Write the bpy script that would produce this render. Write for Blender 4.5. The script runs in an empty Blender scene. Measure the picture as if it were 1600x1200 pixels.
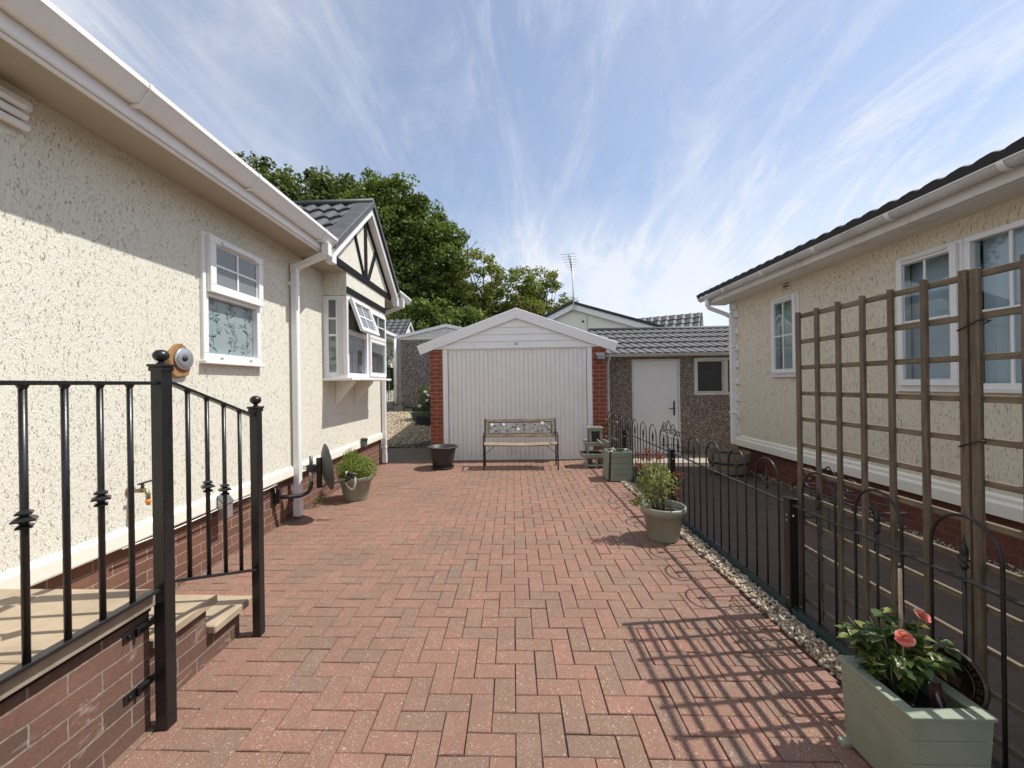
import bpy, math, random
import numpy as np
from mathutils import Vector, Matrix
R_ = math.radians
random.seed(7); rng = np.random.default_rng(11)
scene = bpy.context.scene
COL = scene.collection
# ------------------------------------------------------------------ camera
H = 1.42
cam_d = bpy.data.cameras.new('camera'); cam = bpy.data.objects.new('camera', cam_d); COL.objects.link(cam)
scene.camera = cam
cam_d.sensor_width = 36; cam_d.lens = 620/1600*36; cam_d.clip_end = 3000; cam_d.clip_start = .02
YAW, ROLL = .035, .015
cam_d.shift_x = -(802-620*math.tan(YAW)-800)/1600
cam_d.shift_y = 0
fw = Vector((-math.sin(YAW), math.cos(YAW), 0)); r0 = Vector((math.cos(YAW), math.sin(YAW), 0)); zz = Vector((0, 0, 1))
rt = math.cos(ROLL)*r0-math.sin(ROLL)*zz; up = math.sin(ROLL)*r0+math.cos(ROLL)*zz
cam.matrix_world = Matrix(((rt.x, up.x, -fw.x, 0), (rt.y, up.y, -fw.y, 0), (rt.z, up.z, -fw.z, H), (0, 0, 0, 1)))
# ------------------------------------------------------------------ light
SUN_EL, SUN_AZ = R_(58.3), R_(83)           # azimuth clockwise from +Y
w = bpy.data.worlds.new('World'); scene.world = w; w.use_nodes = True
nt = w.node_tree; nt.nodes.clear()
N = nt.nodes.new; L = nt.links.new
out = N('ShaderNodeOutputWorld'); bg = N('ShaderNodeBackground'); bg.inputs['Strength'].default_value = .15
sky = N('ShaderNodeTexSky'); sky.sky_type = 'NISHITA'; sky.sun_disc = False
sky.sun_elevation = SUN_EL; sky.sun_rotation = SUN_AZ; sky.air_density = 1.0; sky.dust_density = .6; sky.ozone_density = 2.0
tc = N('ShaderNodeTexCoord'); sep = N('ShaderNodeSeparateXYZ'); L(tc.outputs['Generated'], sep.inputs[0])
def wm(op, a, b):
    n = N('ShaderNodeMath'); n.operation = op
    for i, q in enumerate((a, b)):
        if q is None: continue
        if isinstance(q, (int, float)): n.inputs[i].default_value = q
        else: L(q, n.inputs[i])
    return n.outputs[0]
zc = wm('ADD', wm('MAXIMUM', sep.outputs[2], 0.0), .34)
cmb = N('ShaderNodeCombineXYZ'); L(wm('DIVIDE', sep.outputs[0], zc), cmb.inputs[0]); L(wm('DIVIDE', sep.outputs[1], zc), cmb.inputs[1])
def cloud(scl, rot, sc, det, lo, hi, dist, rough=.6, loc=(0, 0, 0)):
    mp = N('ShaderNodeMapping'); mp.inputs['Scale'].default_value = scl; mp.inputs['Rotation'].default_value = (0, 0, R_(rot)); mp.inputs['Location'].default_value = loc
    L(cmb.outputs[0], mp.inputs[0])
    n = N('ShaderNodeTexNoise'); n.inputs['Scale'].default_value = sc; n.inputs['Detail'].default_value = det; n.inputs['Roughness'].default_value = rough
    n.inputs['Distortion'].default_value = dist
    L(mp.outputs[0], n.inputs['Vector'])
    r = N('ShaderNodeMapRange'); r.interpolation_type = 'SMOOTHSTEP'; r.inputs[1].default_value = lo; r.inputs[2].default_value = hi; L(n.outputs['Fac'], r.inputs[0])
    return r.outputs[0]
streak = cloud((1.0, .72, 1), 38, 1.0, 12, .38, .74, .55, .60, (7.4, 2.9, 0))
broad = cloud((.8, 1.1, 1), -20, .75, 7, .33, .66, .4, .55, (5.3, 2.2, 0))
wisps = cloud((2.1, .7, 1), -34, 2.2, 12, .42, .74, .8, .68, (.4, 8.2, 0))
c1 = wm('MULTIPLY', streak, wm('ADD', wm('MULTIPLY', broad, .8), .22))
c2 = wm('ADD', c1, wm('MULTIPLY', wm('MULTIPLY', wisps, wm('ADD', broad, .25)), .8))
hz = N('ShaderNodeMapRange'); hz.inputs[1].default_value = .0; hz.inputs[2].default_value = .42; hz.inputs[3].default_value = .62; hz.inputs[4].default_value = 0.05
L(sep.outputs[2], hz.inputs[0])
fac = wm('MINIMUM', wm('ADD', wm('MULTIPLY', c2, .92), wm('ADD', hz.outputs[0], .12)), .80)
mix = N('ShaderNodeMix'); mix.data_type = 'RGBA'
L(fac, mix.inputs[0]); L(sky.outputs[0], mix.inputs[6]); mix.inputs[7].default_value = (5.6, 5.65, 5.85, 1)
L(mix.outputs[2], bg.inputs[0]); L(bg.outputs[0], out.inputs[0])
sd = bpy.data.lights.new('sun', 'SUN'); sd.energy = 4.6; sd.angle = R_(.55); sd.color = (1, .958, .88)
sun = bpy.data.objects.new('sun', sd); COL.objects.link(sun)
sdir = Vector((math.sin(SUN_AZ)*math.cos(SUN_EL), math.cos(SUN_AZ)*math.cos(SUN_EL), math.sin(SUN_EL)))
sun.rotation_euler = sdir.to_track_quat('Z', 'Y').to_euler(); sun.location = (6, 2, 12)
vs = scene.view_settings; vs.view_transform = 'Standard'; vs.look = 'None'; vs.exposure = .2; vs.gamma = 1
# ------------------------------------------------------------------ mesh builder
class MB:
    def __init__(s): s.v = []; s.f = []; s.sm = []; s.M = None
    def add(s, vs, fs, smooth=False):
        o = len(s.v)
        if s.M is not None: vs = [tuple(s.M @ Vector(p)) for p in vs]
        s.v += [tuple(p) for p in vs]; s.f += [tuple(i+o for i in f) for f in fs]; s.sm += [smooth]*len(fs); return s
    def box(s, x0, x1, y0, y1, z0, z1):
        if x0 > x1: x0, x1 = x1, x0
        if y0 > y1: y0, y1 = y1, y0
        if z0 > z1: z0, z1 = z1, z0
        return s.add([(x0,y0,z0),(x1,y0,z0),(x1,y1,z0),(x0,y1,z0),(x0,y0,z1),(x1,y0,z1),(x1,y1,z1),(x0,y1,z1)],
              [(0,3,2,1),(4,5,6,7),(0,1,5,4),(1,2,6,5),(2,3,7,6),(3,0,4,7)])
    def pbox(s, pl, a0, a1, z0, z1, d0, d1):          # box on a wall plane: a along, z up, d outward
        ax, c, n = pl
        if ax == 'x': return s.box(c+n*d0, c+n*d1, a0, a1, z0, z1)
        return s.box(a0, a1, c+n*d0, c+n*d1, z0, z1)
    def frame(s, pl, a0, a1, z0, z1, fw_, d0, d1):
        s.pbox(pl, a0, a1, z0, z0+fw_, d0, d1); s.pbox(pl, a0, a1, z1-fw_, z1, d0, d1)
        s.pbox(pl, a0, a0+fw_, z0+fw_, z1-fw_, d0, d1); s.pbox(pl, a1-fw_, a1, z0+fw_, z1-fw_, d0, d1); return s
    def tube(s, pts, r, n=8, cap=True, smooth=True, rot=0.):
        P = [Vector(p) for p in pts]; m = len(P)
        rr = r if isinstance(r, (list, tuple)) else [r]*m
        vs = []; prev = None
        for i, p in enumerate(P):
            t = (P[min(i+1, m-1)]-P[max(i-1, 0)])
            if t.length < 1e-9: t = Vector((0, 0, 1))
            t.normalize()
            if prev is None:
                a = Vector((0, 0, 1)) if abs(t.z) < .9 else Vector((0, 1, 0))
                u = (a-t*a.dot(t)).normalized()
            else:
                u = prev-t*prev.dot(t); u = u.normalized() if u.length > 1e-6 else t.orthogonal().normalized()
            prev = u; v = t.cross(u)
            for k in range(n):
                an = 2*math.pi*k/n+rot; vs.append(p+(u*math.cos(an)+v*math.sin(an))*rr[i])
        fs = [(i*n+k, i*n+(k+1) % n, (i+1)*n+(k+1) % n, (i+1)*n+k) for i in range(m-1) for k in range(n)]
        if cap: fs += [tuple(range(n))[::-1], tuple((m-1)*n+k for k in range(n))]
        return s.add(vs, fs, smooth)
    def bar(s, a, b, w_, h_=None):                    # square bar between two points
        h_ = h_ or w_
        a = Vector(a); b = Vector(b); t = (b-a).normalized()
        q = Vector((0, 0, 1)) if abs(t.z) < .95 else Vector((0, 1, 0))
        u = t.cross(q).normalized(); v = u.cross(t).normalized()
        vs = [p+u*(i*w_/2)+v*(j*h_/2) for p in (a, b) for i, j in ((-1,-1),(1,-1),(1,1),(-1,1))]
        return s.add(vs, [(0,1,2,3),(7,6,5,4),(0,4,5,1),(1,5,6,2),(2,6,7,3),(3,7,4,0)])
    def lathe(s, prof, c, n=24, smooth=True, sx=1, sy=1):
        vs = [(c[0]+r*math.cos(2*math.pi*k/n)*sx, c[1]+r*math.sin(2*math.pi*k/n)*sy, c[2]+z) for r, z in prof for k in range(n)]
        m = len(prof)
        fs = [(i*n+k, i*n+(k+1) % n, (i+1)*n+(k+1) % n, (i+1)*n+k) for i in range(m-1) for k in range(n)]
        if prof[0][0] > 1e-5: fs.append(tuple(range(n))[::-1])
        if prof[-1][0] > 1e-5: fs.append(tuple((m-1)*n+k for k in range(n)))
        return s.add(vs, fs, smooth)
    def ball(s, c, r, n=16, m=10, sx=1, sy=1, sz=1):
        return s.lathe([(max(1e-6, r*math.sin(math.pi*i/m)), -r*sz*math.cos(math.pi*i/m)) for i in range(m+1)], c, n, True, sx, sy)
    def prism(s, pts, ax, a, b):                      # 2D outline extruded along an axis
        def P(p, t): return {'x': (t, p[0], p[1]), 'y': (p[0], t, p[1]), 'z': (p[0], p[1], t)}[ax]
        n = len(pts)
        return s.add([P(p, a) for p in pts]+[P(p, b) for p in pts], [tuple(range(n)), tuple(range(2*n-1, n-1, -1))]+[(i, i+n, (i+1) % n+n, (i+1) % n) for i in range(n)])
    def build(s, name, mat, parent=None, bevel=0., local=False, fix=True, seg=1):
        loc = Vector((0, 0, 0))
        if parent is not None and not local:
            p = parent
            while p is not None: loc += p.location; p = p.parent
        me = bpy.data.meshes.new(name)
        me.from_pydata([(p[0]-loc.x, p[1]-loc.y, p[2]-loc.z) for p in s.v], [], s.f)
        me.polygons.foreach_set('use_smooth', s.sm)
        if fix and len(s.f) < 60000:
            import bmesh
            bm = bmesh.new(); bm.from_mesh(me); bmesh.ops.recalc_face_normals(bm, faces=bm.faces); bm.to_mesh(me); bm.free()
        me.materials.append(mat)
        o = bpy.data.objects.new(name, me); COL.objects.link(o)
        if parent is not None: o.parent = parent
        if bevel:
            b = o.modifiers.new('edge', 'BEVEL'); b.width = bevel; b.segments = seg; b.limit_method = 'ANGLE'; b.angle_limit = R_(50)
        return o
def thing(name, label, cat, loc=(0, 0, 0), rz=0, group=None):
    o = bpy.data.objects.new(name, None); COL.objects.link(o); o.location = loc; o.rotation_euler = (0, 0, rz); o.empty_display_size = .1
    o['label'] = label; o['category'] = cat
    if group: o['group'] = group
    return o
def tag(o, label, cat, group=None):
    o['label'] = label; o['category'] = cat
    if group: o['group'] = group
    return o
def struct(o, kind='structure'): o['kind'] = kind; return o
def copy_tree(o, parent=None):
    c = o.copy(); COL.objects.link(c)
    if parent is not None: c.parent = parent
    for ch in [x for x in o.children]: copy_tree(ch, c)
    return c
# ------------------------------------------------------------------ materials
class MT:
    def __init__(s, name, col=(.5, .5, .5), rough=.6, metal=0., spec=.5):
        s.m = bpy.data.materials.new(name); s.m.use_nodes = True; s.t = s.m.node_tree; s.b = s.t.nodes['Principled BSDF']
        s.b.inputs['Base Color'].default_value = (*col, 1); s.b.inputs['Roughness'].default_value = rough; s.b.inputs['Metallic'].default_value = metal
        s.b.inputs['Specular IOR Level'].default_value = spec
        s.geo = s.t.nodes.new('ShaderNodeNewGeometry')
    def n(s, ty, **kw):
        q = s.t.nodes.new(ty)
        for k, v in kw.items(): setattr(q, k, v)
        return q
    def l(s, a, b): s.t.links.new(a, b)
    def pos(s, scl=(1, 1, 1), rot=(0, 0, 0)):
        mp = s.n('ShaderNodeMapping'); mp.inputs['Scale'].default_value = scl; mp.inputs['Rotation'].default_value = rot; s.l(s.geo.outputs['Position'], mp.inputs[0]); return mp.outputs[0]
    def noise(s, vec, scale, det=3, rough=.55, dist=0.):
        q = s.n('ShaderNodeTexNoise'); q.inputs['Scale'].default_value = scale; q.inputs['Detail'].default_value = det; q.inputs['Roughness'].default_value = rough; q.inputs['Distortion'].default_value = dist
        s.l(vec, q.inputs['Vector']); return q.outputs['Fac']
    def vor(s, vec, scale, out_='Distance', feat='F1'):
        q = s.n('ShaderNodeTexVoronoi', feature=feat); q.inputs['Scale'].default_value = scale; s.l(vec, q.inputs['Vector']); return q.outputs[out_]
    def rng(s, v, a, b, c=0., d=1.):
        q = s.n('ShaderNodeMapRange'); s.l(v, q.inputs[0])
        for i, x in enumerate((a, b, c, d)): q.inputs[i+1].default_value = x
        return q.outputs[0]
    def ramp(s, v, stops, const=False):
        q = s.n('ShaderNodeValToRGB'); s.l(v, q.inputs[0]); e = q.color_ramp.elements
        if const: q.color_ramp.interpolation = 'CONSTANT'
        while len(e) < len(stops): e.new(.5)
        for i, (p, c) in enumerate(stops): e[i].position = p; e[i].color = (*c, 1)
        return q.outputs[0]
    def mix(s, f, a, b, mode='MIX'):
        q = s.n('ShaderNodeMix', data_type='RGBA', blend_type=mode)
        for i, x in ((0, f), (6, a), (7, b)):
            if isinstance(x, (int, float)): q.inputs[i].default_value = x
            elif isinstance(x, tuple): q.inputs[i].default_value = (*x, 1)
            else: s.l(x, q.inputs[i])
        return q.outputs[2]
    def math(s, op, a, b=None):
        q = s.n('ShaderNodeMath', operation=op)
        for i, x in enumerate((a, b)):
            if x is None: continue
            if isinstance(x, (int, float)): q.inputs[i].default_value = x
            else: s.l(x, q.inputs[i])
        return q.outputs[0]
    def col(s, c): s.l(c, s.b.inputs['Base Color']); return s
    def bump(s, h, strength=.5, dist=.01):
        q = s.n('ShaderNodeBump'); q.inputs['Strength'].default_value = strength; q.inputs['Distance'].default_value = dist; s.l(h, q.inputs['Height']); s.l(q.outputs[0], s.b.inputs['Normal']); return s
def plain(name, col, rough=.5, metal=0., var=.12, scale=8., bump=0., bscale=80., dirt=None, spec=.5):
    m = MT(name, col, rough, metal, spec); p = m.pos()
    f = m.noise(p, scale, 5, .65)
    lo = tuple(c*(1-var) for c in col); hi = tuple(min(1, c*(1+var)) for c in col)
    c = m.ramp(f, [(.3, lo), (.7, hi)])
    if dirt:
        f2 = m.noise(p, scale*.7, 8, .75, .4); c = m.mix(m.rng(f2, .52, .75, 0, dirt[1]), c, dirt[0])
    m.col(c); m.l(m.rng(f, .3, .7, rough*.85, min(1, rough*1.15)), m.b.inputs['Roughness'])
    if bump: m.bump(m.noise(p, bscale, 4), bump, .002)
    return m.m
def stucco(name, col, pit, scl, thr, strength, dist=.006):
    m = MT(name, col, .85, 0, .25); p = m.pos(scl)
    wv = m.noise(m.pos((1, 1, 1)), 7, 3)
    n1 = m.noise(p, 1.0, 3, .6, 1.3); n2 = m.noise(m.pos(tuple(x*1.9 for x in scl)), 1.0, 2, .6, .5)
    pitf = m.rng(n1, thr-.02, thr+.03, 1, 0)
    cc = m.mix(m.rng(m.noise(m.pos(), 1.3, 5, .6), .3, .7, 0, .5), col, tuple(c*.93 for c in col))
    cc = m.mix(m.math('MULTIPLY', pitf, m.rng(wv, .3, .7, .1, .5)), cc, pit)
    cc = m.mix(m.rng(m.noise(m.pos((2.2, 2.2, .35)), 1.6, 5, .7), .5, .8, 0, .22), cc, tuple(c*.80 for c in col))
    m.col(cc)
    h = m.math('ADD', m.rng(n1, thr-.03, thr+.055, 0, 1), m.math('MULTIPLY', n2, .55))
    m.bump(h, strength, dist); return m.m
def brick(name, c1, c2, mort, eff=0., bw=.225, rh=.075, ms=.010):
    m = MT(name, c1, .85, 0, .25)
    sp = m.n('ShaderNodeSeparateXYZ'); m.l(m.geo.outputs['Position'], sp.inputs[0])
    cb = m.n('ShaderNodeCombineXYZ'); m.l(m.math('ADD', m.math('ADD', sp.outputs[0], sp.outputs[1]), 20.03), cb.inputs[0]); m.l(m.math('ADD', sp.outputs[2], 3.0), cb.inputs[1])
    nz = m.n('ShaderNodeTexNoise'); nz.inputs['Scale'].default_value = 16; m.l(m.geo.outputs['Position'], nz.inputs['Vector'])
    vm = m.n('ShaderNodeVectorMath', operation='MULTIPLY_ADD'); m.l(nz.outputs['Color'], vm.inputs[0]); vm.inputs[1].default_value = (.009, .008, 0); m.l(cb.outputs[0], vm.inputs[2])
    b = m.n('ShaderNodeTexBrick'); m.l(vm.outputs[0], b.inputs['Vector']); b.inputs['Scale'].default_value = 1
    b.inputs['Brick Width'].default_value = bw; b.inputs['Row Height'].default_value = rh; b.inputs['Mortar Size'].default_value = ms/2; b.inputs['Mortar Smooth'].default_value = .25
    b.inputs['Color1'].default_value = (*c1, 1); b.inputs['Color2'].default_value = (*c2, 1); b.inputs['Mortar'].default_value = (*mort, 1)
    c = m.mix(m.rng(m.noise(m.pos(), 55, 6, .75), .38, .66, 0, .6), b.outputs['Color'], tuple(x*.55 for x in c1))
    c = m.mix(m.rng(m.noise(m.pos((1, 1, 1.6)), 4, 4), .5, .75, 0, .3), c, tuple(x*1.5 for x in c1))
    if eff: c = m.mix(m.math('MULTIPLY', m.rng(m.noise(m.pos((3, 3, 7)), 1.3, 7, .75, .6), .58, .74, 0, eff), m.rng(m.noise(m.pos(), 60, 3), .3, .6, .3, 1)), c, (.72, .69, .66))
    m.col(c)
    h = m.math('ADD', m.math('MULTIPLY', b.outputs['Fac'], -1.0), m.math('MULTIPLY', m.noise(m.pos(), 150, 3), .35)); m.bump(h, .9, .006); return m.m
def pebbledash(name, stops, scale=70):
    m = MT(name, (.3, .3, .3), .8, 0, .3); p = m.pos()
    q = m.n('ShaderNodeTexVoronoi'); q.inputs['Scale'].default_value = scale; m.l(p, q.inputs['Vector'])
    sc = m.n('ShaderNodeSeparateColor'); m.l(q.outputs['Color'], sc.inputs[0])
    c = m.ramp(sc.outputs[0], stops, True); c = m.mix(m.rng(q.outputs['Distance'], .35, .75, 0, .75), c, (.10, .085, .075)); m.col(c)
    m.bump(m.math('MULTIPLY', q.outputs['Distance'], -1.0), .9, .012); return m.m
def island(name, stops, rough=.7, speck=None, transl=0., spec=.3, nscale=60):
    m = MT(name, stops[0][1], rough, 0, spec)
    c = m.ramp(m.geo.outputs['Random Per Island'], stops)
    c = m.mix(m.rng(m.noise(m.pos(), nscale, 4, .7), .35, .7, 0, .35), c, m.mix(1.0, c, (.55, .55, .55), 'MULTIPLY'))
    if speck: c = m.mix(m.rng(m.noise(m.pos(), speck[1], 2, .5), speck[2], speck[2]+.05, 0, speck[3]), c, speck[0])
    m.col(c)
    if transl:
        tr = m.n('ShaderNodeBsdfTranslucent'); m.l(m.mix(1.0, c, (1.3, 1.35, .6), 'MULTIPLY'), tr.inputs[0]); ms = m.n('ShaderNodeMixShader'); ms.inputs[0].default_value = transl
        m.l(m.b.outputs[0], ms.inputs[1]); m.l(tr.outputs[0], ms.inputs[2]); m.l(ms.outputs[0], m.t.nodes['Material Output'].inputs[0])
    return m
def wood(name, c1, c2, ax='z', rough=.75, bump=.4, fine=90):
    m = MT(name, c1, rough, 0, .3); sc = {'x': (4, fine, fine), 'y': (fine, 4, fine), 'z': (fine, fine, 4)}[ax]
    f = m.noise(m.pos(sc), 1, 5, .65, .6); g = m.noise(m.pos(), 9, 5, .7)
    c = m.ramp(f, [(.3, c1), (.62, c2)]); c = m.mix(m.rng(g, .45, .7, 0, .45), c, tuple(x*.55 for x in c1)); m.col(c); m.bump(f, bump, .003); return m.m
def glass_mat(name, tint=(.8, .85, .88), refl=1.0):
    m = MT(name); tr = m.n('ShaderNodeBsdfTransparent'); tr.inputs[0].default_value = (*tint, 1)
    gl = m.n('ShaderNodeBsdfGlossy'); gl.inputs['Roughness'].default_value = .02; gl.inputs[0].default_value = (.95, .97, 1, 1)
    fr = m.n('ShaderNodeLayerWeight'); fr.inputs[0].default_value = .5; mx = m.n('ShaderNodeMixShader'); m.l(m.math('MULTIPLY', m.math('ADD', m.math('MULTIPLY', m.math('POWER', fr.outputs['Facing'], 4.0), .9), .05), refl), mx.inputs[0]); m.l(tr.outputs[0], mx.inputs[1]); m.l(gl.outputs[0], mx.inputs[2])
    m.l(mx.outputs[0], m.t.nodes['Material Output'].inputs[0]); return m.m
M = {}
M['cream'] = stucco('cream_render', (.765, .74, .64), (.36, .33, .25), (92, 92, 38), .335, 1.0, .010)
M['cream_right'] = stucco('cream_scraped_render', (.75, .68, .545), (.40, .34, .25), (92, 92, 19), .335, 1.0, .010)
M['cream_smooth'] = plain('cream_paint', (.79, .765, .67), .55, 0, .04, 3)
M['upvc'] = plain('white_upvc', (.80, .80, .80), .32, 0, .03, 2, dirt=((.5, .47, .42), .10))
M['upvc_dirty'] = plain('weathered_upvc', (.72, .70, .67), .4, 0, .06, 3, dirt=((.34, .28, .22), .6))
M['garage_white'] = plain('garage_door_white', (.84, .835, .80), .45, 0, .04, 1.5, dirt=((.50, .45, .35), .28))
M['clad'] = plain('white_cladding', (.86, .86, .85), .4, 0, .03, 2)
M['black'] = plain('black_gloss_metal', (.012, .012, .013), .33, .0, .3, 20, bump=.15, bscale=120)
M['black_timber'] = plain('black_timber', (.009, .009, .010), .65, 0, .2, 10, spec=.15)
M['iron'] = plain('weathered_iron', (.03, .028, .026), .5, .3, .3, 40)
M['brick_left'] = brick('plinth_brick', (.22, .11, .077), (.15, .08, .06), (.40, .32, .26))
M['brick_step'] = brick('step_brick', (.18, .10, .075), (.11, .07, .056), (.29, .24, .20), .55)
M['brick_garage'] = brick('garage_brick', (.30, .088, .048), (.23, .066, .04), (.46, .33, .26), bw=.225, rh=.0765, ms=.013)
M['brick_right'] = brick('dark_brick', (.17, .06, .042), (.125, .048, .036), (.20, .13, .10))
M['dash_shed'] = pebbledash('pebbledash', [(0, (.17, .125, .10)), (.2, (.34, .25, .20)), (.42, (.25, .19, .16)), (.6, (.48, .40, .35)), (.78, (.68, .62, .57)), (.92, (.12, .09, .075))], 70)
M['dash_far'] = pebbledash('pebbledash_grey', [(0, (.12, .10, .09)), (.25, (.28, .23, .2)), (.5, (.19, .16, .145)), (.7, (.36, .31, .28)), (.85, (.5, .46, .43))], 40)
def tile_mat():
    m = MT('charcoal_tile', (.07, .072, .08), .6, 0, .4); p = m.pos()
    c = m.ramp(m.noise(p, 6, 6, .7), [(.3, (.05, .052, .058)), (.7, (.10, .102, .112))]); c = m.mix(m.rng(m.noise(p, 260, 2), .62, .7, 0, .6), c, (.32, .32, .34)); m.col(c); m.bump(m.noise(p, 200, 3), .4, .002); return m.m
M['tile'] = tile_mat()
M['tile_grey'] = plain('weathered_grey_tile', (.105, .102, .103), .7, 0, .2, 7, bump=.4, bscale=150, dirt=((.06, .058, .056), .5))
M['tile_edge'] = plain('black_verge', (.022, .023, .026), .55, 0, .2, 8)
M['edge_stone'] = plain('weathered_edge', (.30, .25, .19), .8, 0, .2, 10, dirt=((.08, .06, .05), .6))
M['sage'] = plain('sage_painted_wood', (.245, .28, .21), .55, 0, .09, 6, bump=.5, bscale=55, dirt=((.13, .125, .085), .5))
M['sage_pot'] = plain('sage_glazed_pot', (.27, .29, .22), .38, 0, .08, 5, dirt=((.16, .15, .11), .35))
M['sage_dull'] = plain('weathered_sage_wood', (.30, .33, .28), .65, 0, .12, 15, dirt=((.14, .13, .1), .5))
M['black_plastic'] = plain('black_plastic', (.035, .033, .033), .5, 0, .15, 8)
M['soil'] = plain('potting_soil', (.035, .025, .018), .95, 0, .4, 40, bump=1., bscale=120)
M['slab'] = plain('buff_stone_slab', (.36, .285, .20), .8, 0, .16, 6, bump=.5, bscale=60, dirt=((.33, .25, .17), .6))
M['grey_metal'] = plain('grey_metal', (.12, .125, .13), .45, .3, .1, 12)
M['galv'] = plain('galvanised', (.45, .46, .46), .4, .7, .1, 20)
M['alu'] = plain('spun_aluminium', (.62, .63, .65), .28, .9, .06, 20)
M['trellis'] = wood('weathered_trellis_wood', (.085, .066, .048), (.185, .15, .11), 'z')
M['trellis_h'] = wood('weathered_trellis_lath', (.10, .08, .056), (.22, .18, .125), 'y')
M['bench_wood'] = wood('worn_bench_wood', (.16, .12, .085), (.38, .31, .22), 'x', fine=60)
M['log'] = wood('orange_wood_slice', (.26, .14, .06), (.40, .23, .10), 'z', fine=40)
M['barrel'] = wood('barrel_stave', (.17, .13, .09), (.30, .24, .17), 'z', fine=35)
M['raw_wood'] = wood('pale_raw_wood', (.50, .40, .29), (.66, .56, .44), 'y')
M['sleeper'] = wood('grey_sleeper', (.14, .14, .13), (.24, .24, .22), 'x', fine=40)
M['dark_fence'] = wood('dark_fence_board', (.03, .025, .022), (.06, .05, .045), 'z')
M['bark'] = plain('bark', (.045, .035, .027), .9, 0, .3, 5, bump=1., bscale=20)
M['stem'] = plain('plant_stem', (.12, .13, .05), .7)
M['glass'] = glass_mat('window_glass', (.84, .88, .90), 1.0)
M['glass_dark'] = plain('dark_glass', (.035, .04, .045), .06, 0, .15, 2, spec=.8)
M['glass_grey'] = plain('grey_curtained_glass', (.16, .18, .19), .09, 0, .10, 2, spec=.8)
M['frost'] = plain('obscured_glass', (.27, .335, .35), .25, 0, .05, 3, bump=.2, bscale=60, spec=.6)
M['leadwork'] = plain('etched_line', (.10, .14, .15), .4)
M['blind'] = plain('blue_grey_blind', (.62, .70, .72), .8, 0, .05, 2)
M['pane_grey'] = plain('pane_lift_grey', (.34, .34, .32), .9, 0, .1, 3)
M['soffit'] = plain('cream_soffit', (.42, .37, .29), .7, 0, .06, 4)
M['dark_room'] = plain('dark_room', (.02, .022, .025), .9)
M['shade_cloth'] = plain('net_curtain', (.58, .63, .56), .85, 0, .06, 3)
M['white_cable'] = plain('white_cable', (.75, .75, .72), .4)
M['orange'] = plain('orange_plastic', (.65, .22, .03), .4)
M['brass'] = plain('aged_brass', (.30, .24, .14), .4, .8)
M['green_board'] = plain('dark_green_board', (.018, .055, .05), .6, 0, .2, 8)
M['quoin'] = plain('white_stone_quoin', (.72, .72, .70), .75, 0, .06, 8, bump=.9, bscale=22)
# ------------------------------------------------------------------ ground
def noisy_ground():
    m = MT('grass_ground', (.07, .09, .035), .95); f = m.noise(m.pos(), 1.2, 8, .7); m.col(m.ramp(f, [(.3, (.05, .075, .02)), (.7, (.12, .13, .06))])); m.bump(m.noise(m.pos(), 30, 4), .8, .05); return m.m
g = MB(); g.add([(-1500, -1500, -.16), (1500, -1500, -.16), (1500, 1500, -.16), (-1500, 1500, -.16)], [(0, 1, 2, 3)])
struct(g.build('ground', noisy_ground()))
g = MB(); g.box(-2.5, 1.56, -2.5, 7.40, -.15, -.012); M['joint_sand'] = plain('joint_sand', (.09, .06, .045), .95, 0, .3, 30)
struct(g.build('driveway_bed', M['joint_sand']))
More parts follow.
